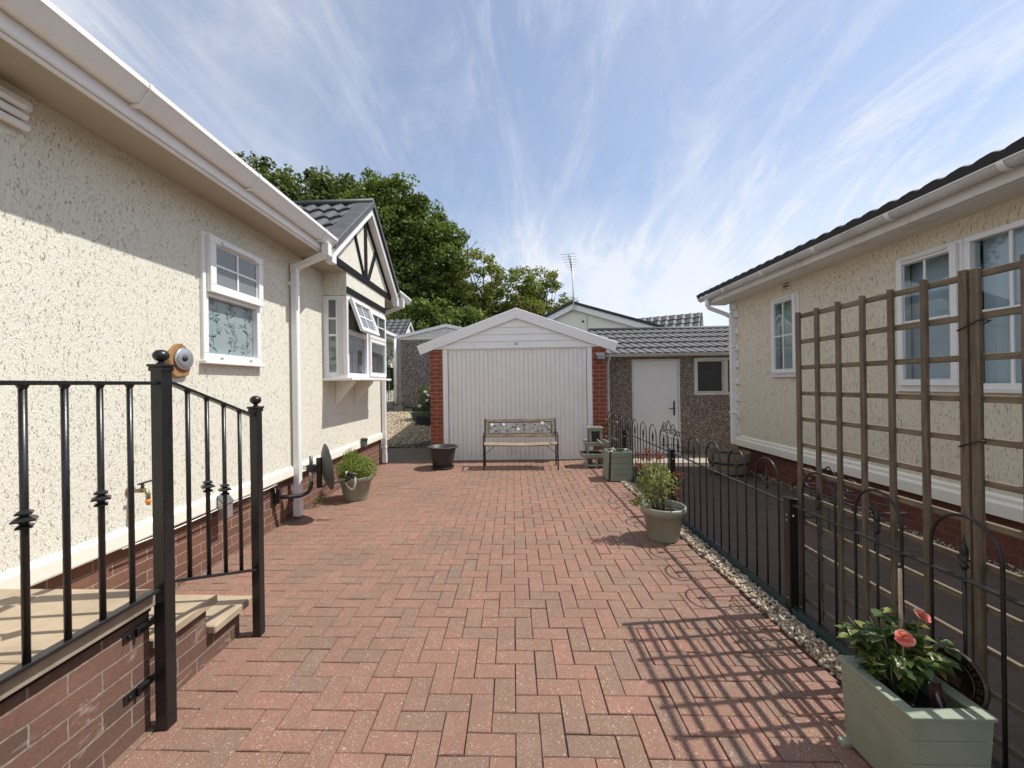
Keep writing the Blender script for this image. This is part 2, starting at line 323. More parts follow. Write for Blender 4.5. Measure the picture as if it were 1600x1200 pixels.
# block paving: a 90 degree herringbone of real 200 x 100 mm blocks
def pavers():
    vs = []; fs = []
    X0, X1, Y0, Y1 = -2.43, 1.505, -2.0, 7.37
    ox, oy = -.012, 1.714
    for i in range(-26, 18):
        for j in range(-40, 60):
            k = (i-j) % 4
            if k == 0: a0, a1, b0, b1 = i, i+2, j, j+1
            elif k == 2: a0, a1, b0, b1 = i, i+1, j-1, j+1
            else: continue
            x0, x1, y0, y1 = ox+a0*.1, ox+a1*.1, oy+b0*.1, oy+b1*.1
            x0, x1 = max(x0, X0), min(x1, X1); y0, y1 = max(y0, Y0), min(y1, Y1)
            if x1-x0 < .03 or y1-y0 < .03: continue
            gp = .0012+random.random()*.0010; x0 += gp; x1 -= gp; y0 += gp; y1 -= gp
            jx, jy = random.uniform(-.0012, .0012), random.uniform(-.0012, .0012); x0 += jx; x1 += jx; y0 += jy; y1 += jy
            z = random.uniform(-.0024, .0016); tx, ty = random.uniform(-.012, .012), random.uniform(-.012, .012); c = .0026
            cx, cy = (x0+x1)/2, (y0+y1)/2
            def Z(x, y): return z+(x-cx)*tx+(y-cy)*ty
            o = len(vs); q = [(x0, y0), (x1, y0), (x1, y1), (x0, y1)]; qi = [(x0+c, y0+c), (x1-c, y0+c), (x1-c, y1-c), (x0+c, y1-c)]
            vs += [(x, y, -.03) for x, y in q]+[(x, y, Z(x, y)-.0042) for x, y in q]+[(x, y, Z(x, y)) for x, y in qi]
            for a in range(4):
                b = (a+1) % 4; fs += [(o+a, o+b, o+4+b, o+4+a), (o+4+a, o+4+b, o+8+b, o+8+a)]
            fs.append((o+8, o+9, o+10, o+11))
    m = island('block_paver', [(0, (.36, .165, .122)), (.18, (.40, .175, .13)), (.38, (.34, .17, .122)), (.55, (.28, .165, .118)), (.68, (.385, .17, .122)), (.82, (.265, .165, .12)), (.92, (.41, .185, .135)), (1, (.235, .16, .118))], .85, nscale=22)
    c = m.b.inputs['Base Color'].links[0].from_socket
    v = m.n('ShaderNodeTexVoronoi'); v.inputs['Scale'].default_value = 190; m.l(m.geo.outputs['Position'], v.inputs['Vector'])
    sc = m.n('ShaderNodeSeparateColor'); m.l(v.outputs['Color'], sc.inputs[0])
    spk = m.math('MULTIPLY', m.rng(sc.outputs[0], .80, .83), m.rng(v.outputs['Distance'], .30, .5, 1, 0))
    c = m.mix(m.math('MULTIPLY', spk, .95), c, (.72, .60, .49))
    spk2 = m.math('MULTIPLY', m.rng(sc.outputs[1], .82, .86), m.rng(v.outputs['Distance'], .35, .5, 1, 0))
    c = m.mix(m.math('MULTIPLY', spk2, .85), c, (.07, .045, .04))
    v2 = m.n('ShaderNodeTexVoronoi'); v2.inputs['Scale'].default_value = 55; m.l(m.geo.outputs['Position'], v2.inputs['Vector'])
    sc2 = m.n('ShaderNodeSeparateColor'); m.l(v2.outputs['Color'], sc2.inputs[0])
    c = m.mix(m.math('MULTIPLY', m.math('MULTIPLY', m.rng(sc2.outputs[2], .955, .96), m.rng(v2.outputs['Distance'], .16, .28, 1, 0)), .85), c, (.66, .60, .55))
    bl = m.noise(m.pos(), 14, 5, .7, .6); c = m.mix(m.rng(bl, .40, .66, 0, .6), c, (.25, .155, .11)); bl2 = m.noise(m.pos(), 22, 4, .7, .3); c = m.mix(m.rng(bl2, .52, .72, 0, .45), c, (.40, .19, .14)); st = m.noise(m.pos(), 1.1, 6, .65, .3); c = m.mix(m.rng(st, .42, .70, 0, .5), c, (.125, .092, .07)); gr = m.noise(m.pos(), 420, 3, .8); c = m.mix(m.rng(gr, .36, .60, .62, 0), c, (.085, .055, .042)); c = m.mix(.16, c, (.20, .155, .12))
    c = m.mix(m.rng(m.noise(m.pos(), 5, 5, .7), .55, .75, 0, .35), c, (.34, .22, .17))
    m.col(c); m.bump(m.math('ADD', m.noise(m.pos(), 190, 4, .7), m.math('MULTIPLY', m.noise(m.pos(), 45, 3), .6)), .55, .004)
    b = MB(); b.v = vs; b.f = fs; b.sm = [False]*len(fs); return b.build('driveway', m.m, fix=False)
struct(pavers())
# right-hand path, side path, lit concrete apron
def path_mat():
    m = MT('dark_path', (.10, .085, .075), .85, 0, .2)
    b = m.n('ShaderNodeTexBrick'); m.l(m.geo.outputs['Position'], b.inputs['Vector']); b.inputs['Scale'].default_value = 1; b.inputs['Brick Width'].default_value = .9; b.inputs['Row Height'].default_value = .6; b.inputs['Mortar Size'].default_value = .005
    b.inputs['Color1'].default_value = (.105, .074, .058, 1); b.inputs['Color2'].default_value = (.09, .068, .054, 1); b.inputs['Mortar'].default_value = (.05, .045, .04, 1)
    c = m.mix(m.rng(m.noise(m.pos(), 2.2, 7, .75, .5), .42, .72, 0, .6), b.outputs['Color'], (.14, .12, .10)); c = m.mix(m.rng(m.noise(m.pos(), 150, 2), .6, .7, 0, .5), c, (.22, .2, .18))
    m.col(c); m.bump(m.noise(m.pos(), 120, 4), .5, .004); return m.m
M['path'] = path_mat()
g = MB(); g.box(1.695, 6.0, -3, 7.45, -.15, -.10); struct(g.build('path', M['path']))
g = MB(); g.box(1.78, 6.0, 7.455, 12.5, -.15, -.09); M['concrete'] = plain('pale_concrete', (.36, .31, .25), .85, 0, .15, 5, bump=.5, bscale=90, dirt=((.2, .17, .13), .5)); struct(g.build('concrete_apron', M['concrete']))
g = MB(); g.box(-5.5, -1.56, 7.40, 8.95, -.15, -.006); M['sidepath'] = wood('dark_paving_strip', (.12, .095, .07), (.22, .18, .135), 'x', fine=30); struct(g.build('side_path', M['sidepath']))
g = MB()
for k in range(0): pass
# gravel bank rising towards the far garage
nx, ny = 24, 40
vs = []; fs = []
def bank(x, y): t = min(1, max(0, (y-8.95)/3.85)); return .02+.53*t+.02*math.sin(3*x+y*2)
for j in range(ny+1):
    for i in range(nx+1):
        x = -6.5+5.2*i/nx; y = 8.95+4.2*j/ny; vs.append((x, y, bank(x, y)))
for j in range(ny):
    for i in range(nx): a = j*(nx+1)+i; fs.append((a, a+1, a+nx+2, a+nx+1))
def gravel_mat():
    m = MT('gravel_bed', (.3, .24, .16), .9, 0, .2); v = m.n('ShaderNodeTexVoronoi'); v.inputs['Scale'].default_value = 30; m.l(m.geo.outputs['Position'], v.inputs['Vector'])
    sc = m.n('ShaderNodeSeparateColor'); m.l(v.outputs['Color'], sc.inputs[0])
    c = m.ramp(sc.outputs[0], [(0, (.16, .12, .08)), (.4, (.36, .28, .19)), (.7, (.5, .42, .30)), (1, (.6, .54, .44))]); c = m.mix(m.rng(v.outputs['Distance'], .35, .7, 0, .8), c, (.05, .04, .03)); m.col(c); m.bump(m.math('MULTIPLY', v.outputs['Distance'], -1.), 1., .03); return m.m
M['gravel_bed'] = gravel_mat()
b = MB(); b.v = vs; b.f = fs; b.sm = [True]*len(fs); struct(b.build('gravel_bank', M['gravel_bed'], fix=False))
def ico(sub):
    import bmesh
    bm = bmesh.new(); bmesh.ops.create_icosphere(bm, subdivisions=sub, radius=1); v = np.array([x.co[:] for x in bm.verts]); f = np.array([[x.index for x in q.verts] for q in bm.faces]); bm.free(); return v, f
def rand_rot(n):
    q = rng.normal(size=(n, 4)); q /= np.linalg.norm(q, axis=1)[:, None]; a, b, c, d = q.T
    return np.stack([np.stack([1-2*(c*c+d*d), 2*(b*c-a*d), 2*(b*d+a*c)], -1), np.stack([2*(b*c+a*d), 1-2*(b*b+d*d), 2*(c*d-a*b)], -1), np.stack([2*(b*d-a*c), 2*(c*d+a*b), 1-2*(b*b+c*c)], -1)], 1)
def fast_mesh(name, V, F, mat, smooth=True, parent=None):
    loc = np.zeros(3)
    p = parent
    while p is not None: loc += np.array(p.location); p = p.parent
    V = np.asarray(V, dtype=np.float32)-loc.astype(np.float32)
    me = bpy.data.meshes.new(name); k = F.shape[1]
    me.vertices.add(len(V)); me.vertices.foreach_set('co', V.ravel()); me.loops.add(F.size); me.loops.foreach_set('vertex_index', F.astype(np.int32).ravel())
    me.polygons.add(len(F)); me.polygons.foreach_set('loop_start', np.arange(0, F.size, k, dtype=np.int32)); me.polygons.foreach_set('loop_total', np.full(len(F), k, dtype=np.int32))
    me.polygons.foreach_set('use_smooth', np.full(len(F), smooth)); me.update(calc_edges=True); me.validate(); me.materials.append(mat)
    o = bpy.data.objects.new(name, me); COL.objects.link(o)
    if parent is not None: o.parent = parent
    return o
def pebbles(name, P, s0, s1, mat, sub=2, flat=.6):
    v, f = ico(sub); n = len(P)
    vv = v[None]*(1+rng.normal(0, .09, (n, len(v), 1)))
    sc = rng.uniform(s0, s1, (n, 1, 1))*np.stack([np.ones(n), rng.uniform(.6, .95, n), rng.uniform(flat*.7, flat*1.2, n)], -1)[:, None, :]
    vv = np.einsum('nij,nkj->nki', rand_rot(n), vv*sc)+np.asarray(P)[:, None, :]
    F = (f[None]+(np.arange(n)*len(v))[:, None, None]).reshape(-1, 3)
    return fast_mesh(name, vv.reshape(-1, 3), F, mat)
M['pebble'] = island('pebble', [(0, (.36, .28, .19)), (.2, (.55, .47, .35)), (.4, (.22, .16, .11)), (.55, (.62, .55, .44)), (.7, (.36, .27, .17)), (.82, (.15, .12, .095)), (.92, (.74, .69, .60)), (1, (.30, .17, .10))], .6, nscale=90).m
M['pebble_far'] = island('tan_gravel', [(0, (.30, .22, .13)), (.3, (.50, .40, .26)), (.6, (.62, .53, .38)), (.8, (.38, .28, .17)), (1, (.72, .66, .54))], .7, nscale=60).m
g = MB(); g.box(1.507, 1.648, -2.5, 7.3, -.12, -.006); struct(g.build('gravel_trench', M['joint_sand']))
n = 5200; yy = rng.uniform(0.0, 1, n)**1.35*6.6+.5; xx = rng.uniform(1.512, 1.648, n)+rng.normal(0, .004, n)
o = pebbles('gravel', np.stack([np.minimum(xx, 1.64), yy, rng.uniform(-.004, .018, n)], -1), .008, .0165, M['pebble'])
o['kind'] = 'stuff'; tag(o, 'strip of pale mixed pebbles along the foot of the black iron fence', 'gravel')
n = 9000; xx = rng.uniform(-5.2, -1.45, n); yy = 8.97+rng.uniform(0, 1, n)**.9*3.9
o = pebbles('gravel', np.stack([xx, yy, [bank(a, b_)+.006 for a, b_ in zip(xx, yy)]], -1), .016, .034, M['pebble_far'], sub=1)
o['kind'] = 'stuff'; tag(o, 'bank of tan gravel rising left of the garage towards the timber edging', 'gravel')
# a few stray stones and leaves on the paving
# ------------------------------------------------------------------ helpers for houses
def wall_holes(name, pl, a0, a1, z0, z1, holes, mat, parent, th=.12):
    A = sorted({a0, a1, *[h[0] for h in holes], *[h[1] for h in holes]}); Z = sorted({z0, z1, *[h[2] for h in holes], *[h[3] for h in holes]})
    mb = MB()
    ax, c, n = pl
    def P(a, z, d): return (c+n*d, a, z) if ax == 'x' else (a, c+n*d, z)
    def inh(a, z): return any(h[0] < a < h[1] and h[2] < z < h[3] for h in holes)
    for i in range(len(A)-1):
        for j in range(len(Z)-1):
            if inh((A[i]+A[i+1])/2, (Z[j]+Z[j+1])/2): continue
            for d in (0, -th): mb.add([P(A[i], Z[j], d), P(A[i+1], Z[j], d), P(A[i+1], Z[j+1], d), P(A[i], Z[j+1], d)], [(0, 1, 2, 3)])
    for h in holes+[(a0, a1, z0, z1)]:
        for (p, q) in (((h[0], h[2]), (h[1], h[2])), ((h[1], h[2]), (h[1], h[3])), ((h[1], h[3]), (h[0], h[3])), ((h[0], h[3]), (h[0], h[2]))):
            mb.add([P(*p, 0), P(*q, 0), P(*q, -th), P(*p, -th)], [(0, 1, 2, 3)])
    # normals: one consistent outward side is enough for a two sided shader
    return mb.build(name, mat, parent, fix=False)
def tiled_slope(mb, o, u, v, nu, nv, tw=.30, ch=.32, amp=.022, step=.03, sub=8, thick=.03):
    """o corner at the eave, u unit along the eave, v unit up the slope; nu tiles wide, nv courses"""
    o = Vector(o); u = Vector(u); v = Vector(v); nrm = u.cross(v).normalized()
    if nrm.z < 0: nrm = -nrm
    cols = nu*sub+1
    def wv(i):
        t = (i % sub)/sub; return amp*(math.sin(math.pi*2*t)+.35*math.sin(math.pi*4*t+.6))
    for j in range(nv):
        jit = random.uniform(-.1, .1)
        rows = []
        for kk, (vv_, h) in enumerate(((j*ch-.02, step-thick), (j*ch-.02, step+.004), (j*ch+.015, step+.006), ((j+1)*ch, .002))):
            rows.append([o+u*(i*tw/sub)+v*vv_+nrm*(h+wv(i)) for i in range(cols)])
        vs = [p for r in rows for p in r]
        fs = []; 
        for r in range(3): fs += [(r*cols+i, r*cols+i+1, (r+1)*cols+i+1, (r+1)*cols+i) for i in range(cols-1)]
        mb.add(vs, fs)
    return mb
def casement(parent, name, pl, a0, a1, z0, z1, fw_, d0, d1, bars=(1, 1), glass='glass', bw=.018, label=None, nested=True, Mx=None, kids=True):
    """window leaf: frame mesh, glazing bars and pane (children of the leaf)"""
    f = MB(); f.M = Mx; f.frame(pl, a0, a1, z0, z1, fw_, d0, d1)
    # inner bead
    f.frame(pl, a0+fw_, a1-fw_, z0+fw_, z1-fw_, .012, d0, d1-.018)
    fo = f.build(name, M['upvc'], parent, bevel=.003)
    if label: fo['label'] = label
    p = MB(); p.M = Mx; p.pbox(pl, a0+fw_+.001, a1-fw_-.001, z0+fw_+.001, z1-fw_-.001, d0+.008, d0+.014); p.build('pane', M[glass], fo if kids else parent)
    if bars[0] or bars[1]:
        q = MB(); q.M = Mx; i0, i1, j0, j1 = a0+fw_+.012, a1-fw_-.012, z0+fw_+.012, z1-fw_-.012
        for k in range(bars[0]):
            x = i0+(i1-i0)*(k+1)/(bars[0]+1); q.pbox(pl, x-bw/2, x+bw/2, j0, j1, d0+.014, d0+.022)
        for k in range(bars[1]):
            z = j0+(j1-j0)*(k+1)/(bars[1]+1); q.pbox(pl, i0, i1, z-bw/2, z+bw/2, d0+.0142, d0+.0225)
        q.build('glazing_bar', M['upvc'], fo if kids else parent)
    return fo
def gutter_square(mb, x0, x1, y0, y1, z0, z1, t=.004):
    mb.box(x0, x1, y0, y1, z0, z0+t); mb.box(x0, x0+t, y0, y1, z0+t, z1); mb.box(x1-t, x1, y0, y1, z0+t, z1); mb.box(x0+t, x1-t, y0, y0+t, z0+t, z1); mb.box(x0+t, x1-t, y1-t, y1, z0+t, z1)
    mb.box(x1-.012 if x1 > x0 else x1, x1+.006, y0, y1, z1, z1+.007); return mb
# ------------------------------------------------------------------ LEFT PARK HOME
XW = -2.40
home = thing('park_home', 'near left cream park home with a bay window under a black-timbered gable', 'house', (XW, 4.2, 0))
PX = ('x', XW, 1)
YN, YF = -2.6, 7.22
w1 = (2.985, 3.655, 1.655, 2.625); bayh = (5.02, 6.37, 1.58, 2.56)
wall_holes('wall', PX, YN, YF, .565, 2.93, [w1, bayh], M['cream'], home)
b = MB(); b.box(-7.2, -7.05, YN, YF, .0, 2.9); b.box(-7.05, XW-.125, YF-.12, YF, .0, 2.9); b.box(-7.05, XW-.125, YN, YN+.12, 0, 2.9); b.build('rear_wall', M['cream'], home)
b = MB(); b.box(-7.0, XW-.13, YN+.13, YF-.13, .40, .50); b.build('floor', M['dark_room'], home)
b = MB(); b.box(XW-.13, -2.435, YN, YF-.02, -.01, .46); b.build('plinth', M['brick_left'], home)
b = MB(); b.prism([(XW-.10, .462), (XW+.028, .462), (XW+.032, .475), (XW+.030, .545), (XW+.003, .575), (XW-.10, .575)], 'y', YN, YF+.02); b.build('trim', M['cream_smooth'], home, bevel=.004)
# roof: both slopes, eaves boards, soffit
xe, ze, pitch = -1.985, 3.045, R_(19)
mid = -4.75; zr = ze+(xe-mid)*math.tan(pitch)
b = MB(); b.prism([(xe, ze), (mid, zr), (2*mid-xe, ze), (2*mid-xe, ze-.03), (mid, zr-.06), (xe, ze-.03)], 'y', YN-.1, 4.43); b.build('roof', M['tile_edge'], home)
b = MB(); xq = -2.38; zq = ze+(xe-xq)*math.tan(pitch); b.prism([(xq, zq), (mid, zr), (2*mid-xe, ze), (2*mid-xe, ze-.03), (mid, zr-.06), (xq, zq-.03)], 'y', 4.431, 6.789); b.build('roof', M['tile_edge'], home)
b = MB(); b.prism([(xe, ze), (mid, zr), (2*mid-xe, ze), (2*mid-xe, ze-.03), (mid, zr-.06), (xe, ze-.03)], 'y', 6.79, 7.50); b.build('roof', M['tile_edge'], home)
for y0_, n_t in ((YN-.1, 35), (6.83, 3)):
    b = MB(); tiled_slope(b, (-2.05, y0_, ze+.03), (0, 1, 0), (-math.cos(pitch), 0, math.sin(pitch)), n_t, 8, tw=.2, ch=.34, amp=.014, step=.02); b.build('roof_tile', M['tile'], home, fix=False)
b = MB(); b.prism([(xe-.05, ze-.03), (mid, zr-.062), (2*mid-xe, ze-.03), (2*mid-xe, 2.90), (XW, 2.90), (XW, 2.95)], 'y', YF-.12, YF-.001); b.build('end_gable', M['cream'], home)
for y0_, y1_ in ((YN, 4.40), (6.80, 7.48)):
    b = MB(); b.box(-2.062, -2.045, y0_, y1_, 2.89, ze-.032); b.box(-2.085, -2.063, y0_, y1_, 2.872, 2.925); b.build('fascia', M['upvc'], home, bevel=.004)
for y0_, y1_ in ((YN, 4.46), (6.76, 7.48)):
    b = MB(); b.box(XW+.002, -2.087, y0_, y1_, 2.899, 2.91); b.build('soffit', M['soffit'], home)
def gutter_piece(y0, y1, br):
    b = MB(); b.prism([(-2.043, 3.055), (-2.043, 2.962), (-1.985, 2.962), (-1.942, 3.025), (-1.930, 3.036), (-1.930, 3.066), (-1.940, 3.066), (-1.948, 3.036), (-1.989, 2.967), (-2.038, 2.967), (-2.038, 3.055)], 'y', y0, y1)
    for y in (y0+.002, y1-.006): b.prism([(-2.037, 2.968), (-1.99, 2.968), (-1.95, 3.03), (-1.945, 3.055), (-2.037, 3.05)], 'y', y, y+.004)
    b.build('gutter', M['upvc'], home, bevel=.0015)
    for y in br:
        q = MB(); q.prism([(-2.06, 2.945), (-1.98, 2.950), (-1.936, 3.020), (-1.924, 3.032), (-1.924, 3.067), (-1.9295, 3.067), (-1.9295, 3.0355), (-1.9415, 3.024), (-1.9845, 2.9615), (-2.06, 2.9615)], 'y', y-.014, y+.014); q.build('gutter_clip', M['upvc'], home, bevel=.003)
gutter_piece(YN, 4.36, (1.2, 2.08, 3.0, 4.1, -.2, 4.34)); gutter_piece(6.80, 7.56, (7.3,))
def downpipe(y, z0, parent=home):
    b = MB(); b.box(-1.995-.04, -1.995+.04, y-.04, y+.04, 2.83, 2.964)
    b.bar((-2.0, y, 2.85), (-2.345, y, 2.715), .062); b.box(-2.382, -2.312, y-.036, y+.036, 2.66, 2.75)
    b.box(-2.38, -2.315, y-.0325, y+.0325, z0+.16, 2.66)
    b.box(-2.386, -2.309, y-.037, y+.037, 2.50, 2.56); b.box(-2.395, -2.38, y-.06, y+.06, 2.515, 2.545)
    b.box(-2.386, -2.309, y-.037, y+.037, z0+.25, z0+.30); b.box(-2.42, -2.38, y-.02, y+.02, .3, .36)
    o = b.build('downpipe', M['upvc'], home, bevel=.004)
    q = MB(); t = .005
    for s in ((-2.384, -2.384+t, y-.036, y+.036), (-2.311-t, -2.311, y-.036, y+.036), (-2.384+t, -2.311-t, y-.036, y-.036+t), (-2.384+t, -2.311-t, y+.036-t, y+.036)): q.box(*s, z0, z0+.162)
    q.M = None; q.build('downpipe_shoe', M['upvc'], o)
downpipe(4.22, .03); downpipe(7.12, .03)
# window with an obscured lower pane
wn = MB(); wn.frame(PX, 2.97, 3.67, 1.64, 2.64, .055, -.07, .028); wn.pbox(PX, 3.025, 3.615, 2.145, 2.20, -.07, .028); wf = wn.build('window', M['upvc'], home, bevel=.004)
b = MB(); b.pbox(PX, 2.955, 3.685, 1.612, 1.639, -.02, .055); b.build('sill', M['upvc'], wf, bevel=.004)
b = MB(); b.pbox(PX, 3.02, 3.62, 1.70, 2.14, -.03, -.02); b.build('pane', M['frost'], wf)
def leafwork(mb, pl, a0, a1, z0, z1, d, n, seed, flip=1):
    r = random.Random(seed)
    def P(a, z, q=0): return (pl[1]+pl[2]*(d+q), a, z) if pl[0] == 'x' else (a, pl[1]+pl[2]*(d+q), z)
    def sliver(x, z, an, ln, wd, cv):
        pts = []
        for k in range(7):
            t = k/6; aa = an+cv*(t-.5); x += math.cos(aa)*ln/6; z += math.sin(aa)*ln/6; w_ = wd*math.sin(math.pi*min(.98, t+.06)); pts.append((x, z, aa, w_))
        L1 = [(p[0]-math.sin(p[2])*p[3], p[1]+math.cos(p[2])*p[3]) for p in pts]; R1 = [(p[0]+math.sin(p[2])*p[3], p[1]-math.cos(p[2])*p[3]) for p in pts]
        cl = lambda p: (min(max(p[0], a0), a1), min(max(p[1], z0), z1))
        vs = [P(*cl(q)) for q in L1]+[P(*cl(q)) for q in R1]
        mb.add(vs, [(k, k+1, 8+k, 7+k) for k in range(6)])
    for k in range(n):
        x = a0+(a1-a0)*((k % 3)+.5+r.uniform(-.2, .2))/3; z = z0+(z1-z0)*((k//3)+r.uniform(.3, .7))/max(1, (n/3))
        sliver(x, z-.06, R_(r.uniform(70, 110)), .16, .0016, .5)
        for s in range(5): sliver(x, z, R_(r.choice((20, 160, 40, 140, -30, 210))+r.uniform(-15, 15)), r.uniform(.04, .085), .0042, r.choice((-1.6, 1.6)))
    return mb
b = MB(); leafwork(b, PX, 3.03, 3.61, 1.705, 2.135, -.0185, 18, 3); b.build('leaf_etching', M['leadwork'], wf, fix=False)
casement(wf, 'casement', PX, 3.005, 3.655, 2.175, 2.625, .062, .0285, .065, (1, 1), 'glass_grey')
b = MB(); b.pbox(PX, 3.12, 3.54, 2.572, 2.60, .0655, .082); b.build('trickle_vent', M['upvc'], wf, bevel=.003)
for s in (3.14, 3.5):
    b = MB(); b.pbox(PX, s, s+.03, 1.655, 1.668, .0285, .034); b.build('drain_cap', M['galv'], wf)
b = MB(); b.pbox(PX, 3.0, 3.64, 1.66, 2.62, -.45, -.44); b.build('curtain', M['shade_cloth'], wf)
# bay window
XB = -2.09
PB = ('x', XB, 1); PS = ('y', 4.95, -1)
b = MB()
b.box(XW+.001, XB, 4.95, 6.44, 2.575, 2.885); bay = b.build('bay', M['cream'], home)
b = MB(); b.frame(PB, 4.95, 6.44, 1.53, 2.57, .06, -.06, 0); b.pbox(PB, 5.62, 5.70, 1.59, 2.51, -.06, 0); b.pbox(PB, 5.01, 5.62, 2.09, 2.15, -.06, 0); b.pbox(PB, 5.70, 6.38, 2.09, 2.15, -.06, 0)
fr = b.build('window_frame', M['upvc'], bay, bevel=.004)
b = MB(); b.box(XW+.001, -2.33, 4.95, 5.0, 1.53, 2.57); b.box(-2.235, XB-.061, 4.95, 5.0, 1.53, 2.57)
for z0, z1 in ((1.53, 1.60), (2.06, 2.085), (2.27, 2.295), (2.52, 2.57)): b.box(-2.33, -2.235, 4.951, 5.0, z0, z1)
for k in range(5): b.box(-2.215+k*.014, -2.208+k*.014, 4.945, 4.9498, 1.56, 2.54)
b.build('side_frame', M['upvc'], bay, bevel=.003)
b = MB(); b.box(-2.329, -2.236, 4.972, 4.977, 1.601, 2.519); b.build('side_pane', M['glass_grey'], bay)
b = MB(); b.box(-2.329, -2.236, 4.965, 4.9695, 1.601, 2.059); b.build('obscured_pane', M['frost'], bay)
b = MB(); leafwork(b, ('y', 4.9645, -1), -2.328, -2.237, 1.605, 2.055, 0, 12, 8); b.build('leaf_etching', M['leadwork'], bay, fix=False)
b = MB(); b.box(XW+.001, XB-.061, 6.39, 6.44, 1.53, 2.57); b.build('far_side_frame', M['upvc'], bay)
b = MB(); b.pbox(PB, 5.01, 5.62, 1.59, 2.09, -.04, -.034); b.build('pane', M['glass'], bay)
casement(bay, 'casement', PB, 5.69, 6.40, 2.12, 2.53, .05, .001, .03, (1, 1), 'glass_dark')
casement(bay, 'casement', PB, 5.69, 6.40, 1.56, 2.13-.02, .05, .001, .03, (0, 0), 'glass')
hin = Vector((XB+.01, 0, 2.55)); Mx = Matrix.Translation(hin) @ Matrix.Rotation(R_(-19), 4, 'Y') @ Matrix.Translation(-hin)
casement(bay, 'open_casement', PB, 5.0, 5.64, 2.10, 2.545, .052, .002, .045, (1, 1), 'glass_grey', Mx=Mx, label='top-hung window propped open')
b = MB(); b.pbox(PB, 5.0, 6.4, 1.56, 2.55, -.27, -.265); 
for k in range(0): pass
b.build('dark_interior', M['dark_room'], bay)  # near-black sheet: shade of the unlit room put into its colour
b = MB()
for k in range(7): b.pbox(PB, 5.04+k*.085, 5.048+k*.085, 1.6, 2.05, -.10, -.095)
for k in range(7): b.pbox(PB, 5.74+k*.085, 5.748+k*.085, 1.6, 2.05, -.10, -.095)
for z in (1.72, 1.84, 1.96, 2.02): b.pbox(PB, 5.02, 6.37, z, z+.006, -.105, -.1)
b.build('blind', M['blind'], bay)
b = MB(); b.pbox(PB, 5.02, 6.38, 1.58, 2.5, -.17, -.168); b.build('net_curtain', M['pane_grey'], bay)  # grey sheet added behind the bay glass to lighten the dark panes
b = MB(); b.box(XW-.02, -2.025, 4.925, 6.50, 1.495, 1.53); b.box(-2.1, -2.02, 5.2, 6.52, 1.50, 1.533); b.build('sill', M['upvc'], bay, bevel=.004)
for y in (5.30, 5.95):
    b = MB(); b.prism([(XW+.001, 1.494), (-2.13, 1.494), (-2.13, 1.47), (XW+.001, 1.16)], 'y', y-.022, y+.022); b.build('bracket', M['cream_smooth'], bay, bevel=.003)
b = MB(); b.pbox(PB, 4.945, 6.445, 2.60, 2.685, .001, .016); b.build('lower_timber', M['black_timber'], bay, bevel=.003)
# gable over the bay
yc, hs, zf, za = 5.61, 1.14, 2.93, 3.86
sl = (za-zf)/hs
b = MB(); b.prism([(yc-hs, 2.89), (yc+hs, 2.89), (yc+hs, zf), (yc, za), (yc-hs, zf)], 'x', -2.35, -2.09); gb = b.build('gable', M['cream'], home)
def tim(pts, nm='timber'):
    q = MB(); q.prism(pts, 'x', -2.089, -2.072); q.build(nm, M['black_timber'], gb, bevel=.003)
tim([(yc-hs-.0, 2.875), (yc+hs+.0, 2.875), (yc+hs, 2.965), (yc-hs, 2.965)], 'tie_beam')
tim([(yc-.045, 2.966), (yc+.045, 2.966), (yc+.045, za-.1), (yc-.045, za-.1)])
tim([(yc-.11, 2.966), (yc-.047, 2.966), (yc-.38, 3.50), (yc-.44, 3.46)])
tim([(yc+.047, 2.966), (yc+.13, 2.966), (yc+.42, 3.40), (yc+.36, 3.46)])
t_ = .085
tim([(yc+.05, za-.12), (yc+.05, za-.02), (yc+hs, zf+.02), (yc+hs-.06, 2.966), (yc+hs-.12, 2.966)], 'rafter_timber')
# verge boards, soffit under the verge, tiles
def slope_pts(off0, off1, s): return [(yc, za+off1), (yc, za+off0), (yc+s*(hs+.13), zf-.13*sl+off0), (yc+s*(hs+.13), zf-.13*sl+off1)]
for s in (-1, 1):
    q = MB(); q.prism(slope_pts(.0, .13, s), 'x', -2.0, -1.978); q.build('bargeboard', M['upvc'], gb, bevel=.003)
    q = MB(); q.prism(slope_pts(.0, .02, s), 'x', -2.088, -2.001); q.build('verge_soffit', M['upvc'], gb)
    q = MB(); q.prism(slope_pts(.131, .165, s), 'x', -5.2, -1.965); q.build('gable_roof', M['tile_edge'], gb)
    q = MB(); L_ = math.hypot(hs+.15, (hs+.15)*sl)
    tiled_slope(q, (-2.18, yc+s*(hs+.15), za+.172-(hs+.15)*sl), (-1, 0, 0), Vector((0, -s, sl)).normalized(), 15, 5, tw=.2, ch=L_/5, amp=.014, step=.028); q.build('gable_tile', M['tile'], gb, fix=False)
    q = MB(); p = slope_pts(.166, .205, s); q.prism(p, 'x', -2.19, -1.955); p2 = slope_pts(.115, .204, s); q.prism(p2, 'x', -1.9545, -1.945); q.build('verge_trim', M['tile'], gb, bevel=.004)
q = MB(); q.tube([(-1.955, yc, za+.185), (-5.0, yc, za+.185)], .055, 8); q.build('ridge', M['tile_edge'], gb)
for s in (-1, 1):
    q = MB(); y = yc+s*(hs+.09); q.box(-2.06, -1.98, y-.05, y+.05, 2.80, 2.93); q.build('kneeler', M['upvc'], gb, bevel=.003)
for y0_, y1_ in ((yc-hs, 4.949), (6.441, yc+hs)):
    q = MB(); q.box(-2.09, -2.395, y0_, y1_, 2.862, 2.871); q.build('gable_soffit', M['soffit'], gb)
